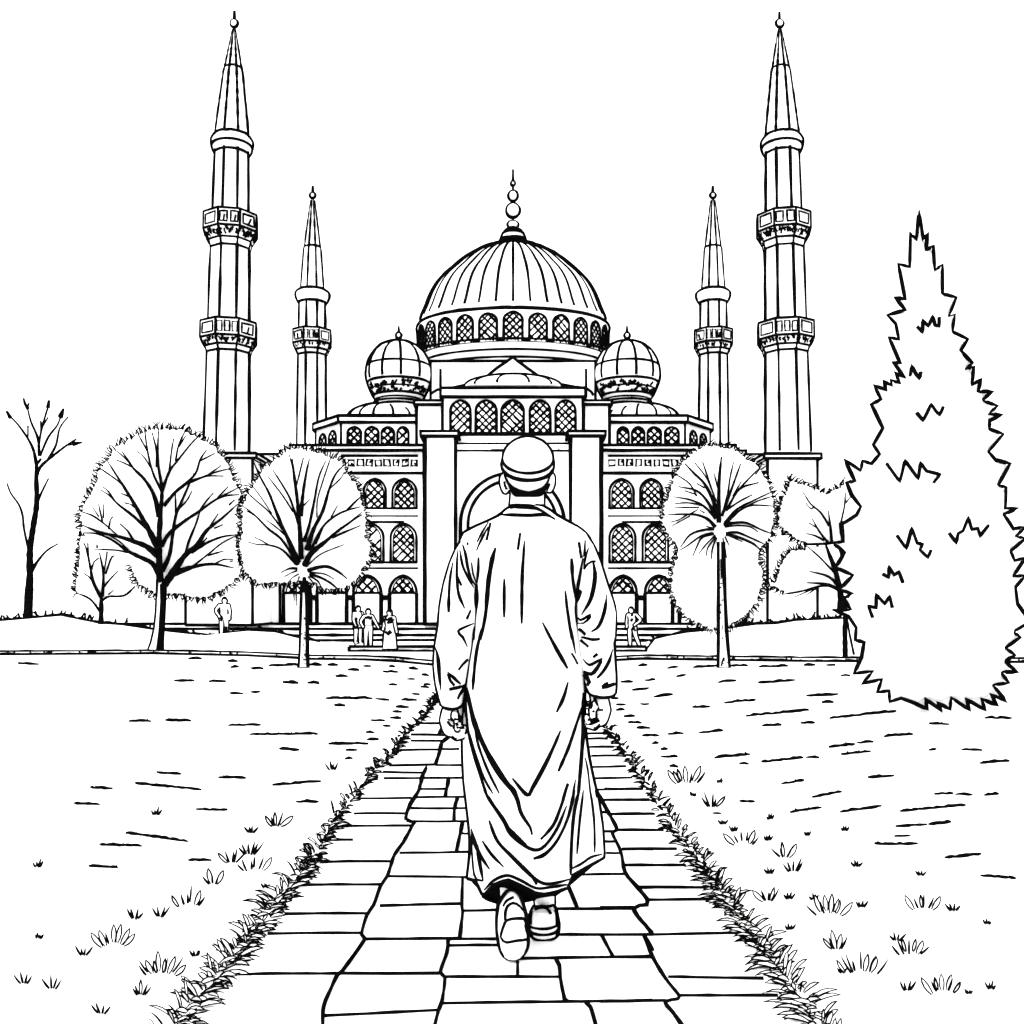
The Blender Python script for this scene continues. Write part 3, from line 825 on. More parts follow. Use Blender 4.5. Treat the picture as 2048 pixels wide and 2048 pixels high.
# --- wings
def wing(sd_):
    f = (lambda u: u) if sd_ == 0 else mir
    mb = MB()
    x, y = sorted((f(560), f(848)))
    mb.bx(x, y, 901, 1248, D0, 6, 5.5)
    x2, y2 = sorted((f(545), f(848)))
    # moulding courses (real ledges)
    for v0, v1, ww in ((946, 951, 6),):
        mb.bx(x, y, v0 - 3, v1 - 3, D0 - .12, .3, 4, False); mb.ink([P(x, v0, D0 - .14), P(y, v0, D0 - .14)], ww)
    for v, ww, ua, ub in ((911.5, 4.5, 682, 836), (1017.5, 5.5, 600, 835), (1031, 4.5, 600, 836), (1044, 4.5, 600, 808), (1125, 5, 600, 835), (1136, 4.5, 600, 836)):
        a, b = sorted((f(ua), f(ub))); mb.ink([P(a, v, D0 - .03), P(b, v, D0 - .03)], ww)
    a, b = sorted((f(600), f(836))); mb.bx(a, b, 1018.5, 1030, D0 - .1, .3, 4, False); mb.bx(a, b, 1126, 1135, D0 - .06, .2, 4, False)
    wg = mb.build('wing', STONE, mosque)
    mb = MB()
    mb.bx(*sorted((f(580), f(848))), 890, 900, D0 - .35, 6.5, 5.5)
    mb.build('cornice', STONE, wg)
    # frieze of small square openings
    mb = MB()
    for i in range(14):
        uu = 828 - 17.9 * i
        if uu < 590: break
        p = [(-5.5, -6), (5.5, -6), (5.5, 6), (-5.5, 6)]
        q = [(a + RNG.uniform(-1.2, 1.2), b + RNG.uniform(-1, 1)) for a, b in p]
        pts = [P(f(uu) + a, 925.5 + b, D0 - .03) for a, b in q]
        pts2 = [x_ + Vector((0, .1, 0)) for x_ in pts]
        mb.rings([pts2, pts])
        mb.ink(pts, RNG.uniform(4.2, 5.5), closed=True)
        if RNG.random() < .5: mb.ink([pts[RNG.randrange(4)], (pts[0] + pts[2]) / 2 + Vector((0, -.01, 0))], 3.5)
    mb.build('frieze', STONE, wg)
    for u0, u1 in ((785, 833), (728, 771.5), (671, 714), (614, 657)):
        a, b = sorted((f(u0), f(u1))); pwin(wg, a, b, 958, 1017, D0, cell=.34, w=4.8, lw=3.3)
    for u0, u1 in ((781.5, 833), (716, 767), (650, 700), (586, 634)):
        a, b = sorted((f(u0), f(u1))); pwin(wg, a, b, 1047.5, 1124.5, D0, cell=.35, w=4.8, lw=3.3)
    # arcade
    for u0, u1 in ((779, 833), (707, 762), (634, 693), (567, 621)):
        a, b = sorted((f(u0), f(u1))); k = D0 / F
        o = pwin(wg, a, b, 1151, 1185.5, D0, cell=.42, w=5.5, lw=4.0, ah=33 * k, name='fanlight', inner=True, sill=False)
        mb = MB(); mb.bx(a, b, 1186, 1247.5, D0 - .04, .2, 5, False)
        for u, ww in ((a, 6.5), (b, 6.5)):
            mb.ink([P(u, 1186, D0 - .06), P(u, 1248, D0 - .06)], ww)
        mb.ink([P(a, 1186, D0 - .06), P(b, 1186, D0 - .06)], 4)
        mb.build('doorway', STONE, wg)
    for u0, u1 in ((763, 778), (694, 706), (622, 633)):
        mb = MB(); a, b = sorted((f(u0), f(u1)))
        mb.bx(a + 1, b - 1, 1197, 1247.5, D0 - .25, .25, 4.5, True); mb.bx(a, b, 1193, 1197.5, D0 - .3, .3, 5)
        mb.build('column', STONE, wg)
    # low outer range linking the wing with the minaret base
    mb = MB()
    a, b = sorted((f(500), f(583))); mb.bx(a, b, 908, 1248, D0 + .06, 4, 5)
    a, b = sorted((f(371), f(538))); mb.bx(a, b, 1150, 1248, D0 - .05, 5, 5)
    mb.build('outer_range', STONE, wg)
wing(0); wing(1)

# --- terrace steps
mb = MB()
for i, (v, Y, u0, u1) in enumerate(((1247.5, 59.2, 232, 1800), (1257.7, 58.5, 240, 1790), (1270, 57.8, 600, 1460), (1280.5, 57.1, 600, 1460), (1293, 56.4, 640, 1400))):
    z1 = EYE - (v - HZ) * Y / F
    x0 = (u0 - 1024) * Y / F; x1 = (u1 - 1024) * Y / F
    mb.box((x0, Y, -2.2), (x1, 61 + i * .003, z1), 4, False)
    mb.ink([Vector((x, Y, z1)) for x in np.linspace(x0, x1, 80)], w=[RNG.uniform(4.5, 6.2) for _ in range(80)])
    mb.ink([Vector((x0, Y, z1)), Vector((x0, Y, -2))], 4); mb.ink([Vector((x1, Y, z1)), Vector((x1, Y, -2))], 4)
mb.build('steps', STONE, mosque)

# --- dais in front of the steps, where the visitors stand
mb = MB(); zp = EYE - (1293 - HZ) * 44.5 / F
a = P(698, 1293, 44.5); b = P(1292.5, 1293, 44.5)
mb.box((a.x, 44.5, zp - .42), (b.x, 50.5, zp), 4.5, False)
for q in ([Vector((a.x, 44.5, zp)), Vector((b.x, 44.5, zp))], [Vector((a.x, 44.5, zp)), Vector((a.x, 44.5, zp - .4))], [Vector((b.x, 44.5, zp)), Vector((b.x, 44.5, zp - .4))]): mb.ink(q, 5.5)
q = [Vector((x, 44.4, EYE - (1302.6 - HZ) * 44.4 / F)) for x in np.linspace(a.x, b.x, 40)]; mb.ink(q, w=[RNG.uniform(4.5, 7.5) for _ in q])
tag(mb.build('stone_platform', STONE), 'low white stone platform in front of the mosque steps', 'platform')

# ------------------------------------------------------------------ minarets
def minaret(label, Yc, ut, ub, rows, plinth=None):
    """rows: dict of traced (v, halfwidth) parts"""
    k = Yc / F
    xt, xb = P(ut, 0, Yc).x, P(ub, 0, Yc).x
    zt, zb_ = zz(rows['tip'], Yc), zz(rows['foot'], Yc)
    def X(z): return xb + (xt - xb) * (z - zb_) / (zt - zb_)
    root = thing('minaret', label, 'minaret', Vector((xb, Yc, zb_)), 'minarets around the mosque')
    A8 = [math.radians(22.5 + 45 * i) - .75 * math.atan2(xb, Yc) for i in range(8)]      # one face toward the path
    def oct_ring(v, hw):
        z = zz(v, Yc); R = hw * k / .924; x = X(z)
        return [Vector((x + R * math.sin(a), Yc - R * math.cos(a), z)) for a in A8]
    def rnd(v, hw, n=28):
        z = zz(v, Yc); R = hw * k; x = X(z)
        return [Vector((x + R * math.sin(2 * math.pi * i / n), Yc - R * math.cos(2 * math.pi * i / n), z)) for i in range(n)]
    def prism(prof, name, ww=5.0, ringw=5.0, parent=None, ringidx=None):
        mb = MB(); R = [oct_ring(v, hw) for v, hw in prof]; mb.rings(R)
        for i in range(8):
            if name == 'spire':
                q = resample([(*R[j][i], prof[j][1]) for j in range(len(R))], .35)
                mb.ink([x[:3] for x in q], w=[min(ww, 1.6 + .26 * x[3]) for x in q], amp=.25)
            else: mb.ink([r[i] for r in R], ww, step=.35, amp=.28)
        for j in (range(len(R)) if ringidx is None else ringidx): mb.ink(R[j], ringw, closed=True)
        return mb.build(name, STONE, parent or root)
    for prof in rows['shafts']: prism(prof, 'shaft', 5.6 if Yc < 70 else 5.0, 5, ringidx=())
    for bal in rows['balconies']:
        mb = MB(); R = [oct_ring(v, hw) for v, hw in bal['box']]; mb.rings(R)
        for r in (R[0], R[-1]): mb.ink(r, 4.6 if Yc < 70 else 4, closed=True)
        for i in range(8): mb.ink([R[0][i], R[-1][i]], 4.5 if Yc < 70 else 3.5)
        # sunk panels on each face
        for i in range(8):
            a0, a1, b0, b1 = R[0][i], R[0][(i + 1) % 8], R[-1][i], R[-1][(i + 1) % 8]
            n_ = bal['np'] if i in (7, 3) else 1 if bal['np'] < 4 else 2
            out = ((a0 + a1) / 2 - Vector((X(a0.z), Yc, a0.z))).normalized() * .02
            def fp(s_, t): return a0.lerp(a1, s_).lerp(b0.lerp(b1, s_), t) + out
            for j in range(n_):
                c = (j + .5) / n_; hwid = .33 / n_
                pts = [fp(c - hwid * RNG.uniform(.85, 1.1), .2), fp(c + hwid * RNG.uniform(.85, 1.1), .2), fp(c + hwid, .8), fp(c - hwid, .8 + RNG.uniform(-.05, .05))]
                mb.ink(pts, RNG.uniform(3.2, 4.4) * (1 if Yc < 70 else .8), closed=True)
                if RNG.random() < .45: mb.ink([fp(c, .2), fp(c + RNG.uniform(-.5, .5) * hwid, .6)], 4)
        bo = mb.build('balcony', STONE, root)
        mb = MB(); R = [oct_ring(v, hw) for v, hw in bal['corbel']]; mb.rings(R)
        for r in R: mb.ink(r, 4.5, closed=True)
        for i in range(8): mb.ink([r[i] for r in R], 4.2)
        for i in range(8):
            a0, a1, b0, b1 = R[0][i], R[0][(i + 1) % 8], R[1][i], R[1][(i + 1) % 8]
            out = ((a0 + a1) / 2 - Vector((X(a0.z), Yc, a0.z))).normalized() * .01
            for j in range(bal['nc']):
                s0 = (j + RNG.uniform(.2, .8)) / bal['nc']; t0 = RNG.uniform(.05, .4)
                s1 = s0 + RNG.uniform(-.13, .13); t1 = t0 + RNG.uniform(.3, .55)
                s1 = min(.97, max(.03, s1)); t1 = min(.97, t1)
                g = lambda s_, t: a0.lerp(a1, s_).lerp(b0.lerp(b1, s_), t) + out
                q = [g(s0, t0), g(s1, (t0 + t1) / 2), g(min(.97, max(.03, s1 + RNG.uniform(-.08, .08))), t1)]
                mb.ink(q, RNG.uniform(3, 5.2) * (1 if Yc < 70 else .8), step=.2)
        mb.build('corbel', STONE, bo)
    mb = MB(); R = [rnd(v, hw) for v, hw in rows['collar']]; mb.rings(R); mb.contour(6)
    for j in rows['collar_lines']: mb.ink(R[j], 5.2, closed=True)
    mb.build('collar', STONE, root)
    sp = prism(rows['spire'], 'spire', rows['spw'], 5, ringidx=rows['sp_lines'])
    mb = MB(); vb, rb = rows['ball']; bead(mb, X(zz(vb, Yc)), Yc, vb, rb, rb * 1.05, 6.5)
    xx = X(zt)
    mb.ink([Vector((xx, Yc, zz(vb - rb - 1, Yc))), Vector((xx, Yc, zz(rows['tip'] + 8, Yc))), Vector((xx, Yc, zt))], w=[6, 5.5, 4.5])
    mb.ink([Vector((xx, Yc, zz(vb + rb, Yc))), Vector((xx, Yc, zz(rows['spire'][-1][0], Yc)))], 4.5)
    mb.build('finial', LEAD, root)
    if plinth:
        uc, hw, v0, v1 = plinth
        mb = MB(); x0 = P(uc - hw, 0, Yc - 3).x; x1 = P(uc + hw, 0, Yc - 3).x
        mb.bx(uc - hw, uc + hw, v0 + 10, 1250, Yc - 3.0, 5.5, 5.5)
        pl = mb.build('plinth', STONE, root)
        mb = MB(); mb.bx(uc - hw - 7, uc + hw + 8, v0, v0 + 9.5, Yc - 3.3, 6.1, 5.5)
        mb.build('plinth_cornice', STONE, pl)
    return root
def big(dy=0):
    return dict(tip=22 + dy, foot=907,
        shafts=[[(431, 34), (306, 31.5)], [(645, 39), (498, 36.5)], [(907, 43), (705, 40)]],
        balconies=[dict(box=[(467, 50.5), (434, 50.5)], corbel=[(467, 50.5), (486, 40), (500, 37)], np=2, nc=9),
                   dict(box=[(682, 53), (649, 53)], corbel=[(682, 53), (697, 44), (708, 41)], np=3, nc=9)],
        collar=[(309, 33), (293, 38), (285, 39.5), (275, 34)], collar_lines=(0, 1, 3),
        spire=[(275, 32), (147, 18), (137, 15.5), (59, 3)], sp_lines=(0, 2), spw=5.5, ball=(47, 6.5))
def small():
    return dict(tip=372, foot=900,
        shafts=[[(663, 25.5), (604, 25)], [(900, 28.5), (708, 26.5)]],
        balconies=[dict(box=[(690, 36.5), (663, 36.5)], corbel=[(690, 36.5), (702, 31), (711, 27)], np=3, nc=4)],
        collar=[(606, 26), (594, 31), (588, 32), (583, 25)], collar_lines=(0, 3),
        spire=[(584, 22.6), (500, 16.5), (495, 15), (401, 4)], sp_lines=(0, 2), spw=4.2, ball=(391, 4.5))
minaret('tall white octagonal minaret with two balconies, standing on a plinth behind the round leafless tree', 58.5, 468.8, 453.5, big(), (438, 67, 906, 0))
minaret('tall white octagonal minaret with two balconies, standing beside the jagged cypress', 58.5, 1558.8, 1575.5, big(2), (1585, 50, 907, 0))
minaret('shorter white minaret with a single balcony, rising behind the left tower and palm', 76.0, 625.5, 623.5, small())
minaret('shorter white minaret with a single balcony, rising behind the right tower and palm', 76.0, 1425.5, 1427.0, small())
# ------------------------------------------------------------------ trees
def fringe(mb, line, Y, amp=7.0, step=7.0, w=4.2, closed=False, pf=None):
    """scribbled leaf edge along a traced outline"""
    q = resample(line + ([line[0]] if closed else []), step)
    n = len(q); prev = None
    for i in range(n - 1):
        a, b = q[i], q[i + 1]
        dx, dy = b[0] - a[0], b[1] - a[1]; L = math.hypot(dx, dy) or 1
        nx_, ny_ = dy / L, -dx / L          # outward for clockwise (photo) outlines
        tilt = RNG.uniform(-1.1, 1.3) * amp
        def at_(h, tl):
            return (a[0] + nx_ * h + dx / L * tl + RNG.uniform(-.7, .7), a[1] + ny_ * h + dy / L * tl + RNG.uniform(-.7, .7))
        p0 = at_(-amp * RNG.uniform(.1, .7), 0); p2 = at_(amp * RNG.uniform(.5, 1.25), tilt); p1 = at_(amp * .3, tilt * .25)
        def put(pl, ww):
            yy = Y + RNG.uniform(-.10, .10)
            mb.ink([pf.on(u, v, .5 * w * Y / F) if pf else P(u, v, yy) for u, v in pl], w=ww, n=5)
        put([p0, p1, p2], [w * 1.1, w, w * .6])
        if prev is not None and RNG.random() < .42: put([prev, p0], [w * .9, w * .9])
        prev = p0
def G_(p): return p.Y
def limbs(mb, c, lst, puff=None, Y=None, s=.3, lift=0.0):
    for pts, w0, w1 in lst:
        q = smooth(c(*pts), 7); n = len(q)
        out = []
        for i, (u, v) in enumerate(q):
            wi = max(8.5, w0 + (w1 - w0) * (i / max(1, n - 1)) ** .8) * s
            out.append(puff.on(u, v, .42 * wi * G_(puff) / F + .006 + (lift * (1 - i / n) if w0 >= 30 else 0)) if puff else P(u, v, Y))
        ww = [max(8.5, w0 + (w1 - w0) * (i / max(1, n - 1)) ** .8) * s * 1.2 * RNG.uniform(.9, 1.12) * (1 if i < n - 2 else .7) for i in range(n)]
        mb.ink(out, w=ww, amp=.08)
def trunk_white(mb, L, R, Yf, wl=5, wr=5):
    """pale rounded trunk between traced left and right edges; Yf(v) gives its distance"""
    rings = []
    n = len(L)
    for (ul, vl), (ur, vr) in zip(L, R):
        Y = Yf((vl + vr) / 2); a = P(ul, vl, Y); b = P(ur, vr, Y); c = (a + b) / 2; r = (b - a) / 2
        rings.append([c + Vector((r.x * math.cos(t), r.length * math.sin(t), r.z * math.cos(t))) for t in np.linspace(0, 2 * math.pi, 15)[:-1]])
    mb.rings(rings)
    mb.ink([P(u, v, Yf(v) - .05) for u, v in L], wl); mb.ink([P(u, v, Yf(v) - .05) for u, v in R], wr)

# ---- big round tree at the kerb
YT = 24.6
root = thing('round_tree', 'large round-crowned tree with dark spreading limbs, growing at the kerb left of the palm', 'tree', G(313, 1306))
OUT = c1((1050, 300), (1180, 310), (1290, 360), (1400, 430), (1470, 520), (1520, 640), (1560, 720), (1545, 830), (1550, 950), (1535, 1060), (1560, 1180), (1570, 1250), (1490, 1320), (1430, 1370), (1300, 1420), (1190, 1395), (1080, 1390), (1000, 1390), (920, 1340), (870, 1310), (850, 1250), (820, 1180), (700, 1110), (560, 1010), (515, 960), (500, 880), (530, 820), (560, 740), (610, 660), (630, 560), (690, 500), (720, 440), (800, 390), (900, 330), (980, 305))
pf = Puff(smooth(OUT + [OUT[0]], 16)[:-1], YT, .8, 120, 18)
mb = MB(); pf.mesh(mb)
i0 = 21
fringe(mb, OUT[i0 + 3:] + OUT[:i0 + 1], YT, 9.5, 4.8, 2.7, pf=pf)
mb.build('crown', LEAF, root)
mb = MB()
L = c1((952, 1755), (975, 1690), (995, 1600), (1005, 1500), (1010, 1400), (1015, 1290)); R = c1((1050, 1755), (1050, 1690), (1055, 1600), (1060, 1500), (1066, 1400), (1068, 1290))
yT = lambda v: YT - .62 - .3 * max(0, min(1, (1200 - v) / 60))
trunk_white(mb, L, R, lambda v: pf.on(322, v).y - .06, 6, 5)
mb.ink([P(u, v, pf.on(322, v).y - .2) for u, v in c1((1046, 1320), (1048, 1420), (1042, 1520), (1036, 1620), (1024, 1750))], w=[9, 9, 9, 9, 11])
mb.ink([P(u, v, YT - .3) for u, v in c1((950, 1752), (990, 1762), (1050, 1758))], 6)
tr = mb.build('trunk', BARK, root)
mb = MB()
limbs(mb, c1, [([(1030, 1290), (1025, 1150), (1025, 1000), (1035, 850), (1042, 700), (1020, 560), (1015, 460), (1020, 330)], 40, 8),
 ([(1042, 720), (985, 600), (950, 460), (930, 310)], 16, 7), ([(985, 590), (930, 500), (885, 460)], 9, 6), ([(1005, 560), (1005, 450), (980, 340)], 8, 7), ([(950, 460), (890, 350)], 8, 6),
 ([(1042, 720), (1090, 590), (1150, 510), (1230, 410), (1290, 350)], 18, 7), ([(1090, 580), (1105, 450), (1118, 380)], 11, 6), ([(1130, 520), (1150, 420), (1190, 330)], 9, 7), ([(1150, 430), (1195, 360)], 7, 6),
 ([(1025, 880), (990, 740), (930, 640), (860, 570), (820, 510), (785, 460)], 26, 9), ([(850, 560), (800, 535), (750, 515)], 9, 8), ([(830, 530), (780, 480), (740, 450)], 8, 6),
 ([(1020, 1090), (960, 970), (900, 860), (830, 740), (760, 630), (690, 520)], 36, 7), ([(830, 740), (770, 660), (640, 565)], 8, 6), ([(880, 830), (840, 800), (800, 790)], 10, 8),
 ([(940, 950), (850, 870), (760, 800), (700, 740), (650, 710)], 20, 7), ([(740, 780), (700, 720), (665, 690)], 9, 8), ([(830, 750), (780, 730)], 7, 6),
 ([(1015, 1130), (940, 1070), (860, 1040), (770, 1010), (640, 980), (530, 935)], 32, 7), ([(860, 1035), (820, 970), (770, 925)], 14, 9), ([(770, 1015), (700, 950), (650, 910), (590, 870), (530, 850)], 10, 6),
 ([(660, 915), (635, 800)], 9, 8), ([(665, 890), (668, 800)], 9, 8), ([(700, 960), (710, 900), (725, 880)], 8, 8), ([(635, 880), (600, 825)], 7, 6),
 ([(1025, 1250), (980, 1180), (900, 1140), (820, 1100), (720, 1030), (620, 990), (535, 985)], 32, 6), ([(820, 1110), (740, 1095), (605, 1090)], 10, 8), ([(830, 1100), (770, 1040), (700, 1000)], 9, 7),
 ([(1040, 1070), (1080, 1000), (1120, 960), (1200, 900), (1290, 840), (1390, 770), (1540, 690)], 24, 7), ([(1280, 850), (1320, 790), (1375, 725)], 9, 9), ([(1390, 770), (1470, 685)], 8, 7), ([(1390, 770), (1460, 745), (1540, 738)], 8, 8),
 ([(1045, 1230), (1090, 1130), (1110, 1010), (1130, 880), (1170, 780), (1210, 690), (1250, 600)], 22, 9), ([(1130, 880), (1130, 730)], 10, 9), ([(1140, 840), (1200, 780), (1235, 715)], 10, 8),
 ([(1055, 810), (1130, 720), (1200, 660), (1260, 600), (1290, 510), (1330, 450)], 20, 7), ([(1130, 725), (1230, 650), (1300, 625), (1400, 590), (1480, 570)], 10, 6), ([(1230, 660), (1330, 620), (1440, 618)], 7, 9), ([(1340, 610), (1425, 550)], 7, 6), ([(1290, 520), (1385, 470)], 6, 6),
 ([(1060, 1320), (1120, 1230), (1190, 1130), (1270, 1060), (1330, 970), (1430, 890), (1530, 800)], 40, 9), ([(1190, 1130), (1215, 1040), (1260, 930), (1290, 840)], 13, 11), ([(1340, 960), (1405, 860)], 8, 8), ([(1380, 955), (1435, 932)], 8, 8), ([(1475, 805), (1510, 772)], 8, 7),
 ([(1230, 1110), (1330, 1050), (1430, 1010), (1530, 995)], 18, 8), ([(1240, 1200), (1330, 1130), (1430, 1050), (1530, 1000)], 10, 6), ([(1340, 1130), (1440, 1100)], 8, 8), ([(1285, 1065), (1335, 1015)], 6, 6),
 ([(1110, 1250), (1240, 1205), (1370, 1185), (1505, 1210)], 30, 8), ([(1380, 1185), (1440, 1155), (1500, 1155)], 8, 7), ([(1500, 1165), (1480, 1170)], 6, 6)], pf, s=.3106, lift=.2)
mb.build('limbs', BARK, tr)

# ---- small tree behind it on the bank
Y2 = 44.6
root = thing('small_tree', 'small forked tree on the bank, half hidden behind the large round tree', 'tree', P(202, 1248, Y2))
OUT = c1((510, 990), (640, 1000), (800, 1100), (850, 1200), (885, 1315), (800, 1385), (680, 1395), (650, 1470), (590, 1410), (500, 1375), (478, 1340), (490, 1230), (500, 1090))
pf = Puff(smooth(OUT + [OUT[0]], 12)[:-1], Y2, .8, 45, 14)
mb = MB(); pf.mesh(mb); fringe(mb, c1((485, 1375), (478, 1340), (492, 1230), (505, 1090), (512, 990), (560, 1000)), Y2, 7.5, 4.6, 3.0, pf=pf); mb.build('crown', LEAF, root)
mb = MB()
limbs(mb, c1, [([(650, 1572), (652, 1480), (654, 1390)], 30, 22), ([(650, 1400), (600, 1300), (580, 1200), (560, 1100), (540, 1050)], 18, 9), ([(590, 1220), (605, 1170), (635, 1145)], 11, 8), ([(600, 1300), (570, 1265), (540, 1245)], 10, 8),
 ([(660, 1390), (665, 1250), (640, 1110)], 20, 8), ([(665, 1260), (688, 1120), (695, 1020)], 10, 7), ([(680, 1250), (720, 1140), (765, 1120)], 10, 9), ([(670, 1330), (720, 1270), (762, 1228)], 11, 7), ([(660, 1420), (700, 1395), (800, 1388), (870, 1330)], 11, 12), ([(650, 1500), (580, 1410), (490, 1370)], 13, 11),
 ([(570, 1160), (565, 1050)], 10, 8), ([(625, 1080), (625, 1010)], 6, 5), ([(700, 1380), (730, 1355)], 7, 6)], pf, s=.3106)
mb.build('trunk', BARK, root)

# ---- bare tree at the far left
Y3 = 45.0
root = thing('bare_tree', 'thin bare black tree with swollen bud tips at the far left', 'tree', P(56, 1249, Y3))
mb = MB()
def limbs3(mb, lst, Y, spread, s=.3106):
    for pts, w0, w1 in lst:
        q = smooth(c1(*pts), 7); n = len(q); dy = RNG.uniform(-spread, spread)
        ww = [(w0 + (w1 - w0) * i / max(1, n - 1)) * s * RNG.uniform(.9, 1.1) for i in range(n)]
        mb.ink([P(u, v, Y + dy * (i / n) ** 1.3) for i, (u, v) in enumerate(q)], w=[x * 1.2 for x in ww], amp=.06, n=8)
limbs3(mb, [([(178, 1578), (185, 1400), (193, 1250), (193, 1100), (213, 950), (236, 800), (234, 640), (235, 535)], 42, 18)], Y3, 0)
mb.ink([P(u, v, Y3) for u, v in c1((178, 1580), (182, 1500), (186, 1400))], w=[16.5, 12, 10])
tk = mb.build('trunk', BARK, root)
mb = MB()
limbs3(mb, [([(235, 545), (215, 450), (175, 370), (110, 280), (65, 235)], 18, 9), ([(65, 240), (45, 205)], 22, 12), ([(180, 370), (180, 295)], 8, 9), ([(252, 490), (245, 380), (200, 270), (178, 185)], 16, 9), ([(180, 185), (160, 150), (152, 118)], 20, 10), ([(176, 185), (186, 150)], 10, 8),
 ([(248, 430), (265, 330), (295, 220), (312, 165)], 13, 9), ([(308, 180), (316, 130)], 20, 12), ([(268, 310), (310, 240)], 9, 7), ([(265, 330), (263, 265)], 10, 9), ([(258, 490), (310, 370), (370, 290), (392, 230)], 13, 9), ([(390, 235), (408, 188)], 24, 12), ([(310, 510), (360, 420), (385, 310), (440, 235)], 13, 8),
 ([(236, 620), (260, 560), (320, 505), (430, 420), (490, 382)], 16, 9), ([(430, 420), (480, 412)], 10, 10), ([(470, 412), (525, 402)], 22, 10), ([(245, 780), (265, 730), (312, 635)], 12, 8), ([(187, 1110), (155, 960), (145, 870), (120, 800), (70, 730), (45, 665)], 14, 8), ([(205, 1230), (240, 1170), (300, 1100), (372, 1055)], 16, 8), ([(262, 510), (240, 540)], 12, 12)], Y3, 1.1)
mb.build('branches', BARK, tk)

# ---- two palms
def palm(label, u0, c, s, OUT, trunkL, trunkR, fr, Y, extra=()):
    root = thing('palm_tree', label, 'palm', G(u0, 1335), 'palms at the edge of the lawn')
    pf = Puff(smooth(OUT + [OUT[0]], 14)[:-1], Y, .55, 110, 16)
    mb = MB(); pf.mesh(mb); fringe(mb, OUT, Y, 9, 4.8, 2.7, closed=True, pf=pf); mb.build('crown', LEAF, root)
    mb = MB()
    yf = lambda v: pf.front((trunkL[0][0] + trunkR[0][0]) / 2, v, .14)
    n = len(trunkL)
    trunk_white(mb, trunkL, trunkR, yf, 6, 7.5)
    for _ in range(26):
        t = RNG.random() * .62 + .02; i = t * (n - 1); k = int(i); f_ = i - k
        l = np.array(trunkL[k]) * (1 - f_) + np.array(trunkL[k + 1]) * f_; r = np.array(trunkR[k]) * (1 - f_) + np.array(trunkR[k + 1]) * f_
        x = l + (r - l) * RNG.uniform(.2, .85)
        p = P(x[0], x[1], yf(x[1]) - .085); mb.ink([p, p + Vector((RNG.uniform(-.008, .012), 0, RNG.uniform(-.03, .01)))], RNG.uniform(2.5, 4.5))
    for pts, ww in extra:
        mb.ink([P(u, v, yf(v) - .10) for u, v in c(*pts)], w=ww)
    (ul, vl), (ur, vr) = trunkL[0], trunkR[0]
    mb.ink([P(ul - 3, vl, Y - .1), P((ul + ur) / 2, vl + 4, Y - .12), P(ur + 3, vr, Y - .1)], 6)
    mb.build('trunk', BARK, root)
    mb = MB(); limbs(mb, c, fr, pf, s=s); mb.build('fronds', LEAF, root)
    return root
YP = 19.2
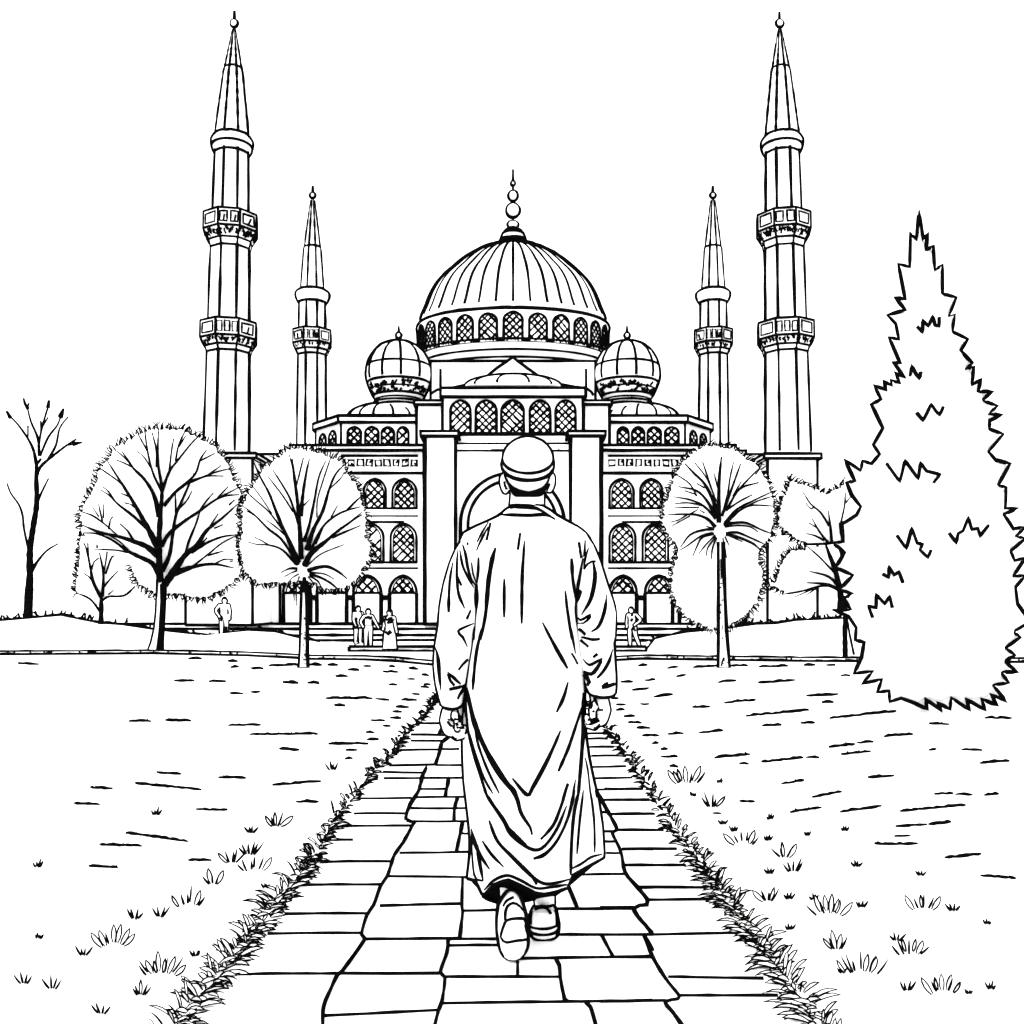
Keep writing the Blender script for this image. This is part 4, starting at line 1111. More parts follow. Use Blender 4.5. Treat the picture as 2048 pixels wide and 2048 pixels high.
palm('left palm tree with a rounded crown of upswept dark fronds and a speckled trunk', 607, c2, .2691,
 c2((450, 120), (560, 130), (650, 150), (760, 190), (830, 215), (870, 310), (940, 380), (980, 450), (1000, 560), (1030, 660), (1020, 780), (1060, 850), (1050, 960), (1000, 1030), (990, 1080), (930, 1140), (850, 1190), (700, 1200), (640, 1160), (500, 1140), (400, 1140), (300, 1150), (220, 1150), (130, 1100), (90, 1040), (80, 940), (60, 860), (80, 760), (70, 650), (90, 550), (130, 450), (200, 340), (250, 270), (350, 200), (400, 150)),
 c2((512, 1758), (518, 1650), (522, 1500), (528, 1300), (532, 1120)), c2((580, 1758), (576, 1650), (575, 1500), (572, 1300), (568, 1120)),
 [([(530, 955), (515, 700), (497, 500), (475, 330), (462, 215)], 32, 14), ([(495, 410), (545, 205)], 8, 11), ([(525, 640), (545, 450), (570, 300), (590, 215)], 26, 10), ([(540, 570), (592, 515)], 7, 7), ([(476, 330), (440, 180)], 8, 6),
  ([(510, 985), (440, 830), (390, 720), (340, 600), (290, 470), (220, 340), (170, 220)], 30, 9), ([(508, 700), (450, 520), (390, 410), (320, 300)], 16, 9), ([(470, 610), (400, 500), (340, 420), (285, 350)], 12, 8),
  ([(505, 1000), (430, 880), (370, 800), (290, 740), (240, 690), (180, 630), (90, 560)], 22, 8), ([(420, 790), (340, 720), (270, 670)], 11, 8), ([(390, 740), (290, 610), (200, 530), (110, 450)], 13, 7), ([(310, 620), (230, 500), (170, 420)], 8, 7), ([(240, 690), (190, 640), (120, 600)], 8, 6),
  ([(490, 1000), (420, 920), (370, 880), (290, 855), (200, 850), (130, 830)], 18, 8), ([(290, 855), (230, 820), (180, 795)], 9, 9),
  ([(550, 830), (590, 700), (625, 530), (660, 350), (710, 230)], 20, 9), ([(645, 650), (650, 520), (690, 380), (750, 200)], 8, 9), ([(570, 890), (620, 740), (690, 600), (740, 430), (790, 320), (860, 250)], 30, 9), ([(740, 440), (830, 350), (850, 310)], 9, 8), ([(700, 560), (740, 420), (800, 300)], 7, 6),
  ([(600, 890), (690, 720), (780, 640), (860, 600), (970, 570)], 20, 9), ([(750, 650), (800, 560)], 9, 9), ([(870, 590), (920, 540), (990, 480)], 10, 7), ([(690, 730), (640, 850)], 9, 7), ([(880, 590), (970, 500)], 6, 5),
  ([(558, 1005), (600, 920), (720, 820), (800, 750), (900, 680), (980, 610)], 36, 8), ([(760, 800), (850, 760), (970, 710)], 16, 9), ([(800, 760), (870, 700), (980, 630)], 8, 9), ([(580, 1005), (680, 920), (850, 850)], 9, 8),
  ([(580, 1045), (640, 1025), (720, 1015), (800, 1050), (870, 1105)], 26, 10), ([(590, 1060), (700, 1070), (775, 1110)], 11, 8), ([(590, 1070), (680, 1100), (750, 1140), (815, 1195)], 16, 11), ([(590, 1085), (650, 1120), (690, 1190)], 12, 9), ([(580, 1090), (630, 1150)], 9, 9),
  ([(500, 1030), (440, 1030), (380, 1060)], 16, 9), ([(500, 1045), (450, 1065), (405, 1090)], 12, 8), ([(510, 1070), (460, 1100), (435, 1130)], 10, 8), ([(515, 1090), (500, 1130)], 9, 8), ([(470, 1140), (478, 1270)], 8, 6), ([(492, 1140), (493, 1305)], 8, 7), ([(600, 1150), (602, 1295)], 12, 9)], YP,
 extra=[([(552, 1100), (553, 1150), (556, 1210)], [8, 10, 7])])
palm('right palm tree with drooping lower fronds and a pale straight trunk before its long crown', 1448, c3b, .2692,
 c3b((490, 100), (600, 115), (690, 120), (770, 180), (880, 250), (940, 340), (960, 390), (990, 470), (1010, 560), (1010, 660), (1000, 740), (950, 840), (900, 900), (900, 980), (930, 1060), (920, 1150), (900, 1240), (850, 1330), (760, 1410), (650, 1480), (520, 1490), (420, 1450), (340, 1400), (280, 1330), (240, 1260), (220, 1180), (220, 1100), (240, 1000), (270, 910), (260, 860), (190, 780), (160, 680), (160, 590), (190, 500), (215, 420), (260, 320), (300, 230), (370, 170)),
 c3b((580, 1760), (582, 1500), (582, 1200), (581, 1000), (580, 830)), c3b((662, 1760), (642, 1500), (630, 1200), (622, 1000), (618, 830)),
 [([(587, 690), (585, 520), (590, 350), (605, 200)], 26, 14), ([(610, 640), (650, 480), (670, 350), (695, 240)], 16, 8), ([(620, 610), (680, 440), (748, 250)], 18, 9), ([(640, 600), (720, 460), (820, 350), (900, 270)], 14, 8), ([(690, 490), (755, 375)], 9, 8), ([(640, 600), (740, 440), (880, 390)], 13, 11), ([(650, 590), (740, 530), (835, 480)], 11, 10), ([(630, 690), (720, 590), (850, 520), (990, 455)], 19, 8), ([(770, 580), (870, 530), (990, 490)], 10, 8), ([(640, 690), (740, 600), (830, 560), (1000, 565)], 16, 9), ([(860, 330), (890, 290)], 7, 6),
  ([(578, 655), (545, 530), (480, 400), (400, 320), (335, 250)], 24, 11), ([(565, 530), (520, 400), (465, 235)], 11, 10), ([(550, 480), (490, 350), (405, 240)], 10, 9), ([(578, 430), (548, 315)], 10, 9), ([(470, 390), (370, 295)], 10, 8), ([(567, 650), (500, 530), (420, 450), (285, 420)], 22, 9), ([(420, 490), (370, 400), (270, 330)], 11, 7), ([(480, 430), (420, 395)], 9, 8), ([(562, 660), (480, 570), (380, 520), (250, 495)], 17, 9), ([(460, 560), (350, 540), (255, 548)], 10, 9), ([(440, 575), (330, 575), (255, 572)], 9, 8), ([(420, 480), (330, 450)], 9, 8),
  ([(562, 722), (500, 660), (420, 630), (330, 625), (210, 628)], 22, 9), ([(360, 630), (430, 590)], 8, 7), ([(350, 630), (280, 670), (220, 685)], 9, 8), ([(370, 640), (240, 710)], 9, 8), ([(480, 615), (445, 595)], 8, 6),
  ([(550, 735), (460, 745), (370, 780), (300, 870)], 17, 9), ([(540, 765), (450, 790), (350, 860), (300, 890)], 15, 9), ([(550, 770), (460, 800), (420, 870), (390, 940)], 15, 9), ([(560, 780), (490, 850), (435, 920)], 9, 8), ([(565, 790), (500, 880), (495, 935)], 10, 10), ([(570, 800), (540, 870), (528, 960)], 12, 11), ([(545, 730), (490, 715)], 10, 7),
  ([(620, 702), (700, 690), (790, 690), (900, 740), (990, 775)], 19, 9), ([(630, 720), (730, 710), (820, 720), (880, 760)], 10, 10), ([(640, 770), (720, 760), (820, 800), (940, 855)], 19, 9), ([(640, 775), (740, 800), (850, 850), (900, 900)], 18, 13), ([(650, 780), (760, 830)], 10, 9), ([(630, 790), (665, 860)], 10, 9), ([(615, 800), (645, 950)], 8, 8), ([(740, 770), (820, 800)], 9, 7)], YP,
 extra=[([(625, 1690), (612, 1720), (604, 1755)], [4, 4, 3]), ([(610, 960), (608, 1100)], [7, 4])])

# ---- leafless tree half hidden by the cypress
Y4 = 22.7
root = thing('shrubby_tree', 'ragged two-lobed tree with dark branches, half hidden behind the cypress', 'tree', G(1694, 1314))
UP = c3b((1110, 340), (1210, 400), (1330, 440), (1400, 465), (1520, 390), (1640, 420), (1640, 830), (1500, 840), (1230, 845), (1150, 820), (1050, 740), (1010, 690), (1010, 600), (1050, 510), (1085, 430))
LO = c3b((1110, 880), (1240, 868), (1500, 870), (1600, 900), (1600, 1190), (1480, 1190), (1380, 1160), (1190, 1195), (1070, 1215), (1000, 1180), (925, 1150), (1000, 1105), (1015, 1050), (1050, 960))
mb = MB(); pu = Puff(UP, Y4, .45, 60, 14); pl = Puff(LO, Y4, .4, 60, 14); pu.mesh(mb); pl.mesh(mb)
fringe(mb, c3b((1230, 845), (1150, 820), (1050, 740), (1015, 690), (1015, 600), (1050, 520), (1085, 430), (1112, 345), (1210, 400), (1330, 440), (1400, 465), (1520, 390)), Y4, 8, 4.6, 3.0, pf=pu)
fringe(mb, c3b((1060, 1210), (1000, 1180), (930, 1150), (1000, 1105), (1015, 1050), (1050, 960), (1110, 885), (1240, 868)), Y4, 8, 4.6, 3.0, pf=pl)
mb.build('crown', LEAF, root)
class Two:
    Y = Y4
    def on(s, u, v, e=0): return min(pu.on(u, v, e), pl.on(u, v, e), key=lambda p: p.y)
mb = MB()
limbs(mb, c3b, [([(1525, 1690), (1523, 1550), (1520, 1400)], 32, 28), ([(1590, 1670), (1560, 1530), (1535, 1400), (1500, 1350)], 14, 14), ([(1495, 1340), (1487, 1200), (1450, 1040), (1405, 920), (1380, 850)], 46, 18), ([(1495, 1180), (1400, 1090), (1260, 1050)], 24, 9), ([(1475, 1185), (1380, 1145), (1240, 1135)], 24, 9), ([(1470, 1185), (1370, 1155), (1190, 1200), (1060, 1222)], 18, 9), ([(1330, 1165), (1230, 1230)], 10, 8), ([(1290, 1180), (1150, 1240)], 9, 8),
 ([(1440, 1055), (1340, 950), (1245, 865)], 13, 9), ([(1425, 835), (1415, 720), (1400, 600)], 20, 10), ([(1405, 710), (1340, 610), (1270, 550), (1210, 460)], 15, 9), ([(1300, 570), (1270, 585), (1230, 540)], 10, 8), ([(1395, 835), (1330, 750), (1280, 660)], 16, 8), ([(1320, 730), (1255, 690)], 10, 8), ([(1365, 820), (1300, 785), (1235, 770)], 15, 9), ([(1490, 700), (1520, 560), (1525, 465)], 10, 10), ([(1530, 540), (1565, 495)], 7, 6),
 ([(1495, 690), (1500, 760), (1505, 835)], 28, 24), ([(1490, 692), (1550, 690), (1610, 684)], 24, 22), ([(1490, 700), (1540, 725), (1590, 745)], 14, 16), ([(1225, 850), (1370, 845), (1515, 828)], 14, 18), ([(1440, 850), (1480, 880), (1500, 950), (1450, 1010)], 14, 22), ([(1430, 1335), (1500, 1345), (1560, 1340)], 14, 26), ([(1530, 1230), (1528, 1330)], 30, 30)], Two(), s=.2692)
mb.build('trunk', BARK, root)

# ---- cypress
Y5 = 11.2
root = thing('cypress', 'tall pointed cypress with a jagged zigzag outline at the right of the lawn', 'tree', G(1839, 1420))
CYP = c4((516, 40), (524, 85), (533, 150), (548, 122), (543, 188), (570, 170), (575, 262), (604, 240), (604, 348), (655, 362), (628, 432), (650, 425), (640, 488), (698, 517), (672, 560), (715, 605), (690, 632), (720, 620), (714, 688), (747, 665), (737, 712), (790, 710), (752, 745), (808, 765), (778, 795), (825, 798), (780, 820), (778, 850), (830, 870), (775, 935), (800, 965), (855, 980), (812, 1060), (840, 1068), (838, 1145), (885, 1147), (832, 1168), (868, 1222), (912, 1215), (878, 1250), (912, 1258), (858, 1305), (872, 1340), (912, 1330), (868, 1398), (912, 1396), (875, 1440), (882, 1500), (915, 1545), (918, 1575), (868, 1605), (893, 1625), (840, 1665), (873, 1692), (835, 1715), (883, 1755), (822, 1755), (850, 1795), (792, 1803), (842, 1865), (783, 1835), (808, 1880), (750, 1855), (763, 1897), (693, 1855), (705, 1897), (637, 1850), (632, 1893), (585, 1868), (602, 1898), (540, 1855), (548, 1893), (500, 1870), (450, 1852), (408, 1865), (405, 1825), (362, 1830), (378, 1782), (305, 1798), (345, 1752), (275, 1760), (303, 1700), (312, 1645), (280, 1635), (283, 1590), (255, 1548), (200, 1525), (262, 1522), (238, 1480), (270, 1465), (222, 1448), (270, 1395), (207, 1366), (240, 1310), (200, 1275), (236, 1270), (232, 1205), (285, 1170), (300, 1140), (265, 1095), (248, 1050), (278, 1045), (240, 965), (300, 1005), (307, 970), (340, 980), (370, 945), (347, 910), (382, 848), (340, 760), (375, 740), (350, 690), (395, 705), (385, 672), (415, 690), (412, 668), (445, 682), (428, 640), (464, 662), (420, 600), (447, 608), (405, 510), (442, 518), (430, 460), (400, 428), (465, 408), (428, 362), (465, 368), (440, 238), (482, 248), (485, 122), (507, 148))
pf = Puff(CYP, Y5, .6, 170, 20)
mb = MB(); pf.mesh(mb)
mb.ink([P(u, v, Y5 - .10) for u, v in CYP], 7.2, closed=True)
for pts in ([(510, 470), (532, 494), (530, 445), (552, 470), (568, 430), (576, 465), (592, 470), (592, 436)], [(484, 655), (490, 615), (508, 650), (520, 665), (524, 640)], [(508, 790), (532, 820), (545, 795), (562, 758), (580, 785), (594, 800), (607, 768)], [(397, 980), (446, 1048), (465, 968), (515, 1038), (522, 975), (545, 1008), (595, 1020), (570, 1052)], [(435, 1247), (470, 1297), (490, 1218), (510, 1275), (530, 1280), (520, 1300), (550, 1330), (562, 1300)], [(628, 1237), (655, 1275), (662, 1240), (680, 1230), (700, 1180), (712, 1225), (735, 1220), (742, 1250), (774, 1210)], [(382, 1390), (405, 1405), (405, 1360), (425, 1395), (442, 1380), (458, 1424)], [(345, 1552), (328, 1508), (358, 1517), (358, 1465), (390, 1502), (408, 1472), (418, 1516)]):
    q = resample(c4(*pts), 6)
    mb.ink([pf.on(u, v, .004) for u, v in q], 6.5)
mb.build('crown', LEAF, root)
mb = MB()
mb.tube([P(1839, 1432, Y5 + .15), P(1839, 1380, Y5 + .15), P(1839, 1200, Y5 + .1)], [.09, .08, .06], n=10, m=0)
mb.build('trunk', BARK, root)
# ------------------------------------------------------------------ small figures
def figure(label, u, v, Y, h, yaw, pose, lines=(), wear=None, hair='short', w=3.8, group='visitors in front of the mosque'):
    """standing person, feet at photo point (u, v) at distance Y; local x right, y away, z up, built for 1.7 m and scaled"""
    foot = P(u, v, Y); k = h / 1.7
    cs, sn = math.cos(yaw), math.sin(yaw)
    def Wd(p): return Vector((foot.x + k * (p[0] * cs - p[1] * sn), foot.y + k * (p[0] * sn + p[1] * cs), foot.z + k * p[2]))
    d = dict(ls=(-.19, 0, 1.38), rs=(.19, 0, 1.38), le=(-.25, .02, 1.10), re=(.25, .02, 1.10), lh=(-.23, -.04, .84), rh=(.23, -.04, .84),
             lk=(-.10, -.01, .48), rk=(.10, -.01, .48), la=(-.11, .01, .06), ra=(.11, .01, .06), head=(0, -.01, 1.58))
    d.update(pose); D = d
    hp = D['head']
    ch_ = [[(*D['ls'], .055), (*D['le'], .045), (*D['lh'], .034)], [(*D['rs'], .055), (*D['re'], .045), (*D['rh'], .034)],
           [(-.09, 0, .90, .095), (*D['lk'], .068), (*D['la'], .048)], [(.09, 0, .90, .095), (*D['rk'], .068), (*D['ra'], .048)],
           [(0, 0, .92, .15), (0, 0, 1.12, .135), (0, 0, 1.3, .15)], [(-.15, 0, 1.37, .065), (.15, 0, 1.37, .065)], [(0, 0, 1.38, .06), (hp[0], hp[1], 1.5, .052)]]
    for hd, el_ in ((D['lh'], D['le']), (D['rh'], D['re'])):
        hv = Vector(hd); dv = (hv - Vector(el_)).normalized(); sd_ = dv.cross(Vector((0, 1, 0)))
        sd_ = sd_.normalized() if sd_.length > .1 else Vector((1, 0, 0))
        pl_ = hv + dv * .06
        ch_.append([(*hv, .034), (*pl_, .036)])
        for j in range(4):
            b = pl_ + sd_ * (-.027 + .018 * j); ch_.append([(*b, .012), (*(b + dv * (.05 if j in (1, 2) else .04)), .010)])
        ch_.append([(*(hv + sd_ * .02), .013), (*(hv + sd_ * .052 + dv * .05), .010)])
    el = [(hp, (.078, .098, .118)), ((hp[0] * 1.0, hp[1] - .1, hp[2] - .015), (.016, .022, .02))]
    for s_, a in ((-1, 'la'), (1, 'ra')):
        ax = D[a]; el.append(((ax[0], ax[1] - .06, ax[2] - .02), (.05, .13, .045)))
        el.append(((hp[0] + s_ * .08, hp[1], hp[2]), (.014, .022, .032)))
    vs, fs = blob(ch_, el, .014, 3)
    mb = MB(); mb.add([Wd(p) for p in vs], fs)
    mb.contour(w, 9)
    root = thing('person', label, 'person', foot, group)
    bv = mb.bvh()
    for pts, ww in lines.get('body', ()) if lines else ():
        mb.drape(pts, ww, bv=bv)
    mb.build('body', CLOTH, root, False)
    mats = {'w': CLOTH, 'k': INK}
    for name, rings, col, cw in (wear or ()):
        # rings: (cx, cy, z, rx, ry)
        mb = MB()
        R = [[Wd((cx + rx * math.cos(t), cy + ry * math.sin(t), z)) for t in np.linspace(0, 2 * math.pi, 25)[:-1]] for cx, cy, z, rx, ry in rings]
        mb.rings(R)
        if col == 'w':
            mb.contour(cw, 8)
            mb.ink(R[0] if R[0][0].z < R[-1][0].z else R[-1], cw, closed=True)
            bv = mb.bvh()
            for pts, ww in (lines.get(name, ()) if lines else ()): mb.drape(pts, ww, bv=bv)
        mb.build(name, mats[col], root)
    # hair: a cap of dark hair over crown and back of the head
    if hair:
        mb = MB(); n = 20
        R = []
        low = {'short': 1.9, 'scarf': 2.35}[hair]
        for a in np.linspace(.02, low, 9):
            ring = []
            for t in np.linspace(0, 2 * math.pi, n + 1)[:-1]:
                fw = max(0, -math.sin(t)); aa = a * (1 - .40 * fw)
                ring.append(Wd((hp[0] + .088 * math.sin(aa) * math.cos(t), hp[1] + .01 + .108 * math.sin(aa) * math.sin(t), hp[2] + .01 + .125 * math.cos(aa))))
            R.append(ring)
        mb.rings(R, cap1=False)
        mb.build('hair' if hair == 'short' else 'headscarf', INK, root)
    return root
q5 = C(680, 1180, .1139); qr = C(1200, 1180, .0828); ql = C(400, 1160, .07246)
figure('visitor in a long pale coat, leftmost of the three by the platform', 716, 1287, 47.9, 1.74, .5, dict(le=(-.22, -.02, 1.1), lh=(-.16, -.1, .88)),
       lines={'coat': [(q5((285, 480), (290, 600), (360, 680)), 4.5), (q5((390, 420), (395, 560)), 5)]},
       wear=[('coat', [(0, 0, .72, .20, .15), (0, 0, .95, .17, .13), (0, 0, 1.12, .155, .115), (0, 0, 1.3, .165, .115), (0, 0, 1.42, .09, .08)], 'w', 4.2)])
figure('visitor in pale trousers with arms held away, middle of the three by the platform', 736.5, 1294, 44.7, 1.66, .2,
       dict(ls=(-.2, 0, 1.36), rs=(.18, 0, 1.36), le=(-.33, .0, 1.14), lh=(-.26, -.08, .96), re=(.30, -.02, 1.14), rh=(.42, -.06, .92)),
       lines={'body': [(q5((400, 540), (440, 490), (520, 480)), [3, 6]), (q5((530, 470), (545, 510)), 7), (q5((590, 460), (640, 560), (670, 630)), [5, 9]), (q5((575, 550), (600, 610), (605, 700)), 5)]},
       wear=[('belt', [(0, 0, .96, .158, .16), (0, 0, .985, .157, .158)], 'k', 3)])
figure('veiled visitor in a long white dress, rightmost of the three by the platform', 779.5, 1303, 43.8, 1.78, -.3,
       dict(le=(-.22, -.06, 1.12), lh=(-.20, -.2, .95), re=(.24, .0, 1.1), rh=(.30, -.02, .86)), hair='scarf',
       lines={'dress': [(q5((800, 735), (840, 770), (900, 720), (980, 660)), [5, 8, 6]), (q5((880, 480), (890, 560), (830, 580)), [7, 7, 4]), (q5((940, 550), (970, 600), (985, 700)), 5), (q5((990, 700), (995, 880), (1010, 1000)), 6)]},
       wear=[('dress', [(0, 0, .08, .29, .22), (0, 0, .4, .25, .2), (0, 0, .8, .22, .18), (0, 0, 1.05, .16, .14), (0, 0, 1.3, .19, .135), (0, 0, 1.42, .10, .09)], 'w', 4.5),
             ('shawl', [(0, .02, 1.30, .205, .14), (0, .02, 1.36, .17, .12), (0, .02, 1.45, .10, .10)], 'w', 4.5)])
figure('visitor with a hand on the hip, alone on the platform right of the man', 1264, 1293.5, 44.7, 1.72, -.5,
       dict(ra=(.30, .10, .06), rk=(.17, -.02, .5), la=(-.08, -.02, .06), re=(.36, .06, 1.16), rh=(.20, -.08, .98), lh=(-.2, -.1, .9), head=(-.03, -.02, 1.58)),
       lines={'body': [(qr((735, 1040), (770, 1150), (770, 1290), (775, 1400)), [3, 4, 4, 3]), (qr((780, 930), (830, 945), (850, 1000), (890, 1060)), [6, 4, 4, 5]), (qr((690, 720), (740, 700), (790, 745)), 5), (qr((740, 600), (800, 590)), 6), (qr((850, 640), (880, 640), (880, 720), (840, 750)), [5, 5, 9, 8])]},
       wear=[('belt', [(0, 0, .97, .157, .16), (0, 0, .99, .156, .158)], 'k', 3)])
figure('lone visitor with dark hair standing on the bank under the round tree', 448, 1275, 45.0, 1.74, .15,
       dict(le=(-.34, .04, 1.16), lh=(-.20, -.1, .93), re=(.24, .03, 1.1), rh=(.23, .0, .86), head=(.03, -.01, 1.58)),
       lines={'body': [(ql((720, 1280), (715, 1400), (740, 1560)), [4, 5, 4]), (ql((560, 890), (590, 980), (610, 1060), (580, 1140)), 4.5), (ql((845, 790), (865, 900), (870, 1050), (850, 1200)), [5, 9, 10, 6]), (ql((560, 1265), (640, 1275), (730, 1285)), 4), (ql((560, 800), (630, 785)), 5)]})

# ------------------------------------------------------------------ the walking man
YM = 3.5
man = thing('person', 'man in long white robe and cap seen from behind, walking on the path', 'person', G(1045, 1895))
kk = YM / F
def W3(u, v, y): return P(u, v, y)
def seg(*l):
    return [(*P(u, v, y), r * y / F) for u, v, y, r in l]
# body: head, neck, torso, arms, hands with fingers, legs in one skin
chains = [
    seg((1055, 985, 3.5, 33), (1053, 1030, 3.5, 35)),                                        # neck
    seg((1052, 1060, 3.5, 52), (1052, 1140, 3.5, 72), (1052, 1230, 3.5, 68), (1052, 1320, 3.5, 78)),   # trunk
    seg((978, 1096, 3.5, 24), (1128, 1096, 3.5, 24)),                                        # shoulders
    seg((955, 1112, 3.5, 26), (922, 1215, 3.5, 28), (905, 1400, 3.47, 20), (908, 1425, 3.46, 17)),     # left arm
    seg((1150, 1112, 3.5, 26), (1186, 1215, 3.5, 28), (1198, 1370, 3.47, 20), (1199, 1400, 3.46, 17)), # right arm
    seg((1020, 1330, 3.5, 52), (1022, 1560, 3.44, 40), (1018, 1740, 3.45, 22), (1018, 1790, 3.43, 18)),  # left leg, heel raised
    seg((1085, 1330, 3.5, 52), (1088, 1580, 3.5, 40), (1088, 1750, 3.60, 23), (1090, 1822, 3.655, 19)),   # right leg
]
# hands: palm, four curled fingers of different lengths, thumb
def hand(sx, u, v, y):
    """sx=+1: fingers close toward the right of the picture"""
    chains.append(seg((u, v, y, 16), (u - 2 * sx, v + 16, y, 18), (u + 2 * sx, v + 32, y, 17)))
    for j, (du, ln) in enumerate(((-.030, 1.0), (-.010, 1.08), (.010, 1.0), (.028, .82))):
        y0 = y + du
        b = (u + 4 * sx, v + 34 + (3 if j in (1, 2) else 0))
        chains.append(seg((b[0] - 2 * sx, b[1], y0, 7), (b[0] + 9 * sx * ln, b[1] + 13 * ln, y0, 6.2), (b[0] + 20 * sx * ln, b[1] + 10 * ln, y0 - .004, 5.6), (b[0] + 24 * sx * ln, b[1] - 3 * ln, y0 - .006, 5)))
    chains.append(seg((u + 8 * sx, v + 4, y - .034, 7), (u + 16 * sx, v + 18, y - .048, 6.6), (u + 15 * sx, v + 34, y - .05, 5.4)))
hand(1, 900, 1424, 3.46); hand(-1, 1201, 1403, 3.46)
hc = P(1055.7, 940, 3.49)
el = [(hc + Vector((0, .01, .0)), (48 * kk, .097, 64 * kk)), (hc + Vector((0, .115, -.012)), (.016, .02, .026)), (hc + Vector((0, .045, -.085)), (.052, .055, .04))]
for pts in (((1008.5, 968), 1.0, -.20), ((1101.5, 966), 1.0, .20)):
    (u, v), s_, tl = pts; e = P(u, v, 3.485); el.append((e, (.0105, .020, .034), (0, tl, .5 if tl < 0 else -.5)))
vs, fs = blob(chains, el, .0048, 4)
mb = MB(); mb.add(vs, fs)
mb.contour(5.0, 10)
bvb = mb.bvh()
for pts, ww in ((ch((290, 1145), (300, 1220), (340, 1310)), 4), (ch((1215, 1190), (1190, 1250), (1150, 1330)), 4),):
    mb.drape(pts, ww, bv=bvb)
# finger creases of the half closed hands
for pts, ww in ((c6((320, 780), (290, 790), (275, 830), (275, 880), (240, 870)), [3, 5, 5, 5, 3]), (c6((325, 780), (340, 850), (345, 900), (385, 920)), [4, 5, 5, 4]), (c6((300, 870), (350, 880), (390, 860)), 4.5), (c6((240, 890), (270, 930), (330, 945), (390, 945)), 4.5), (c6((320, 900), (330, 930)), 5),
                (c6((1530, 690), (1555, 740), (1565, 790), (1610, 790)), [4, 5, 4.5, 3.5]), (c6((1500, 730), (1520, 730), (1500, 780), (1480, 850)), 5), (c6((1520, 800), (1550, 830), (1530, 870), (1490, 860)), 5), (c6((1450, 885), (1500, 870), (1560, 870)), 5), (c6((1460, 910), (1500, 915), (1580, 880)), 4)):
    mb.drape(pts, ww, bv=bvb)
# face on the far side: brow, eyes, mouth
for s_ in (-1, 1):
    p = hc + Vector((s_ * .03, .11, .012)); mb.tube([p + Vector((-.011, 0, 0)), p, p + Vector((.011, 0, 0))], [.002, .005, .002])
p = hc + Vector((0, .112, -.055)); mb.tube([p + Vector((-.022, -.004, 0)), p, p + Vector((.022, -.004, 0))], .002)
body = mb.build('body', SKIN, man, False)

# hair: dark band round the nape and temples
mb = MB()
top = smooth(ch((270, 930), (330, 1060), (400, 1180), (480, 1250), (600, 1305), (770, 1345), (900, 1325), (1030, 1275), (1110, 1220), (1190, 1090), (1250, 960)), 3)
bot = smooth(ch((252, 960), (290, 1080), (360, 1230), (430, 1380), (500, 1455), (640, 1462), (800, 1462), (960, 1462), (1080, 1430), (1150, 1300), (1262, 985)), 3)
def rs(l, n): 
    a = np.array(l); d = np.r_[0, np.cumsum(np.linalg.norm(np.diff(a, axis=0), axis=1))]; t = np.linspace(0, d[-1], n)
    return [(np.interp(x, d, a[:, 0]), np.interp(x, d, a[:, 1])) for x in t]
top = rs(top, 40); bot = rs(bot, 40); rows_ = []
for j in range(6):
    f_ = j / 5; row = []
    for a, b in zip(top, bot):
        u, v = a[0] * (1 - f_) + b[0] * f_, a[1] * (1 - f_) + b[1] * f_
        d = (P(u, v, 1) - CAM).normalized(); h = bvb.ray_cast(CAM, d)
        if h[0] is not None: p = h[0] - d * .006
        else:
            hh = bvb.find_nearest(P(u, v, 3.49)); p = P(u, v, hh[0].y) - d * .004
        row.append(p)
    rows_.append(row)
nn = 40
back_ = [[p + Vector((0, .005, 0)) for p in r] for r in rows_]
vv = [p for r in rows_ for p in r] + [p for r in back_ for p in r]
o2 = 6 * nn
ff = [(j * nn + i, (j + 1) * nn + i, (j + 1) * nn + i + 1, j * nn + i + 1) for j in range(5) for i in range(nn - 1)]
ff += [tuple(o2 + x for x in f[::-1]) for f in ff]
mb.add(vv, ff, 1)
mb.build('hair', INK, man)

# cap: tilted round crown with a narrow band
mb = MB(); tilt = math.radians(31); Rc = 49.5 * kk; cc = P(1055.7, 918, 3.49) + Vector((0, -.0, 0))
axis = Vector((0, -math.sin(tilt) * 1.0, math.cos(tilt)))     # crown leans toward the viewer
axis = Vector((0, math.sin(tilt), math.cos(tilt))) if False else Vector((0, .0, 1))
def capring(r, h, n=48, drop=None):
    out = []
    for i in range(n):
        t = 2 * math.pi * i / n
        x = r * math.cos(t); y = r * 1.08 * math.sin(t)
        z = h + (y / (Rc * 1.08)) * (33.0 * kk) * (1 - max(0, min(1, h / (Rc * 1.02))))    # rim sinks toward the viewer (-y)
        out.append(cc + Vector((x, y + .005, z)))
    return out
cp = [(Rc * 1.0, -.027), (Rc * 1.02, -.018), (Rc * 1.0, -.0085)] + [(Rc * .985 * math.cos(a), -.004 + 45.5 * kk * math.sin(a)) for a in np.linspace(.0, math.pi / 2 - .02, 12)]
R = [capring(r, h) for r, h in cp]
mb.rings(R); mb.contour(6.5)
half = [i for i in range(48) if R[0][i].y < cc.y + .012]
def near(r): return [r[i] - Vector((0, .002, 0)) for i in list(range(23, 49))] if False else [r[i % 48] - Vector((0, .0015, 0)) for i in range(24, 49)]
mb.ink(near(R[3]), w=[6] * 25); mb.ink(near(R[0]), w=[7.5] * 25)
mb.build('cap', CLOTH, man, False)

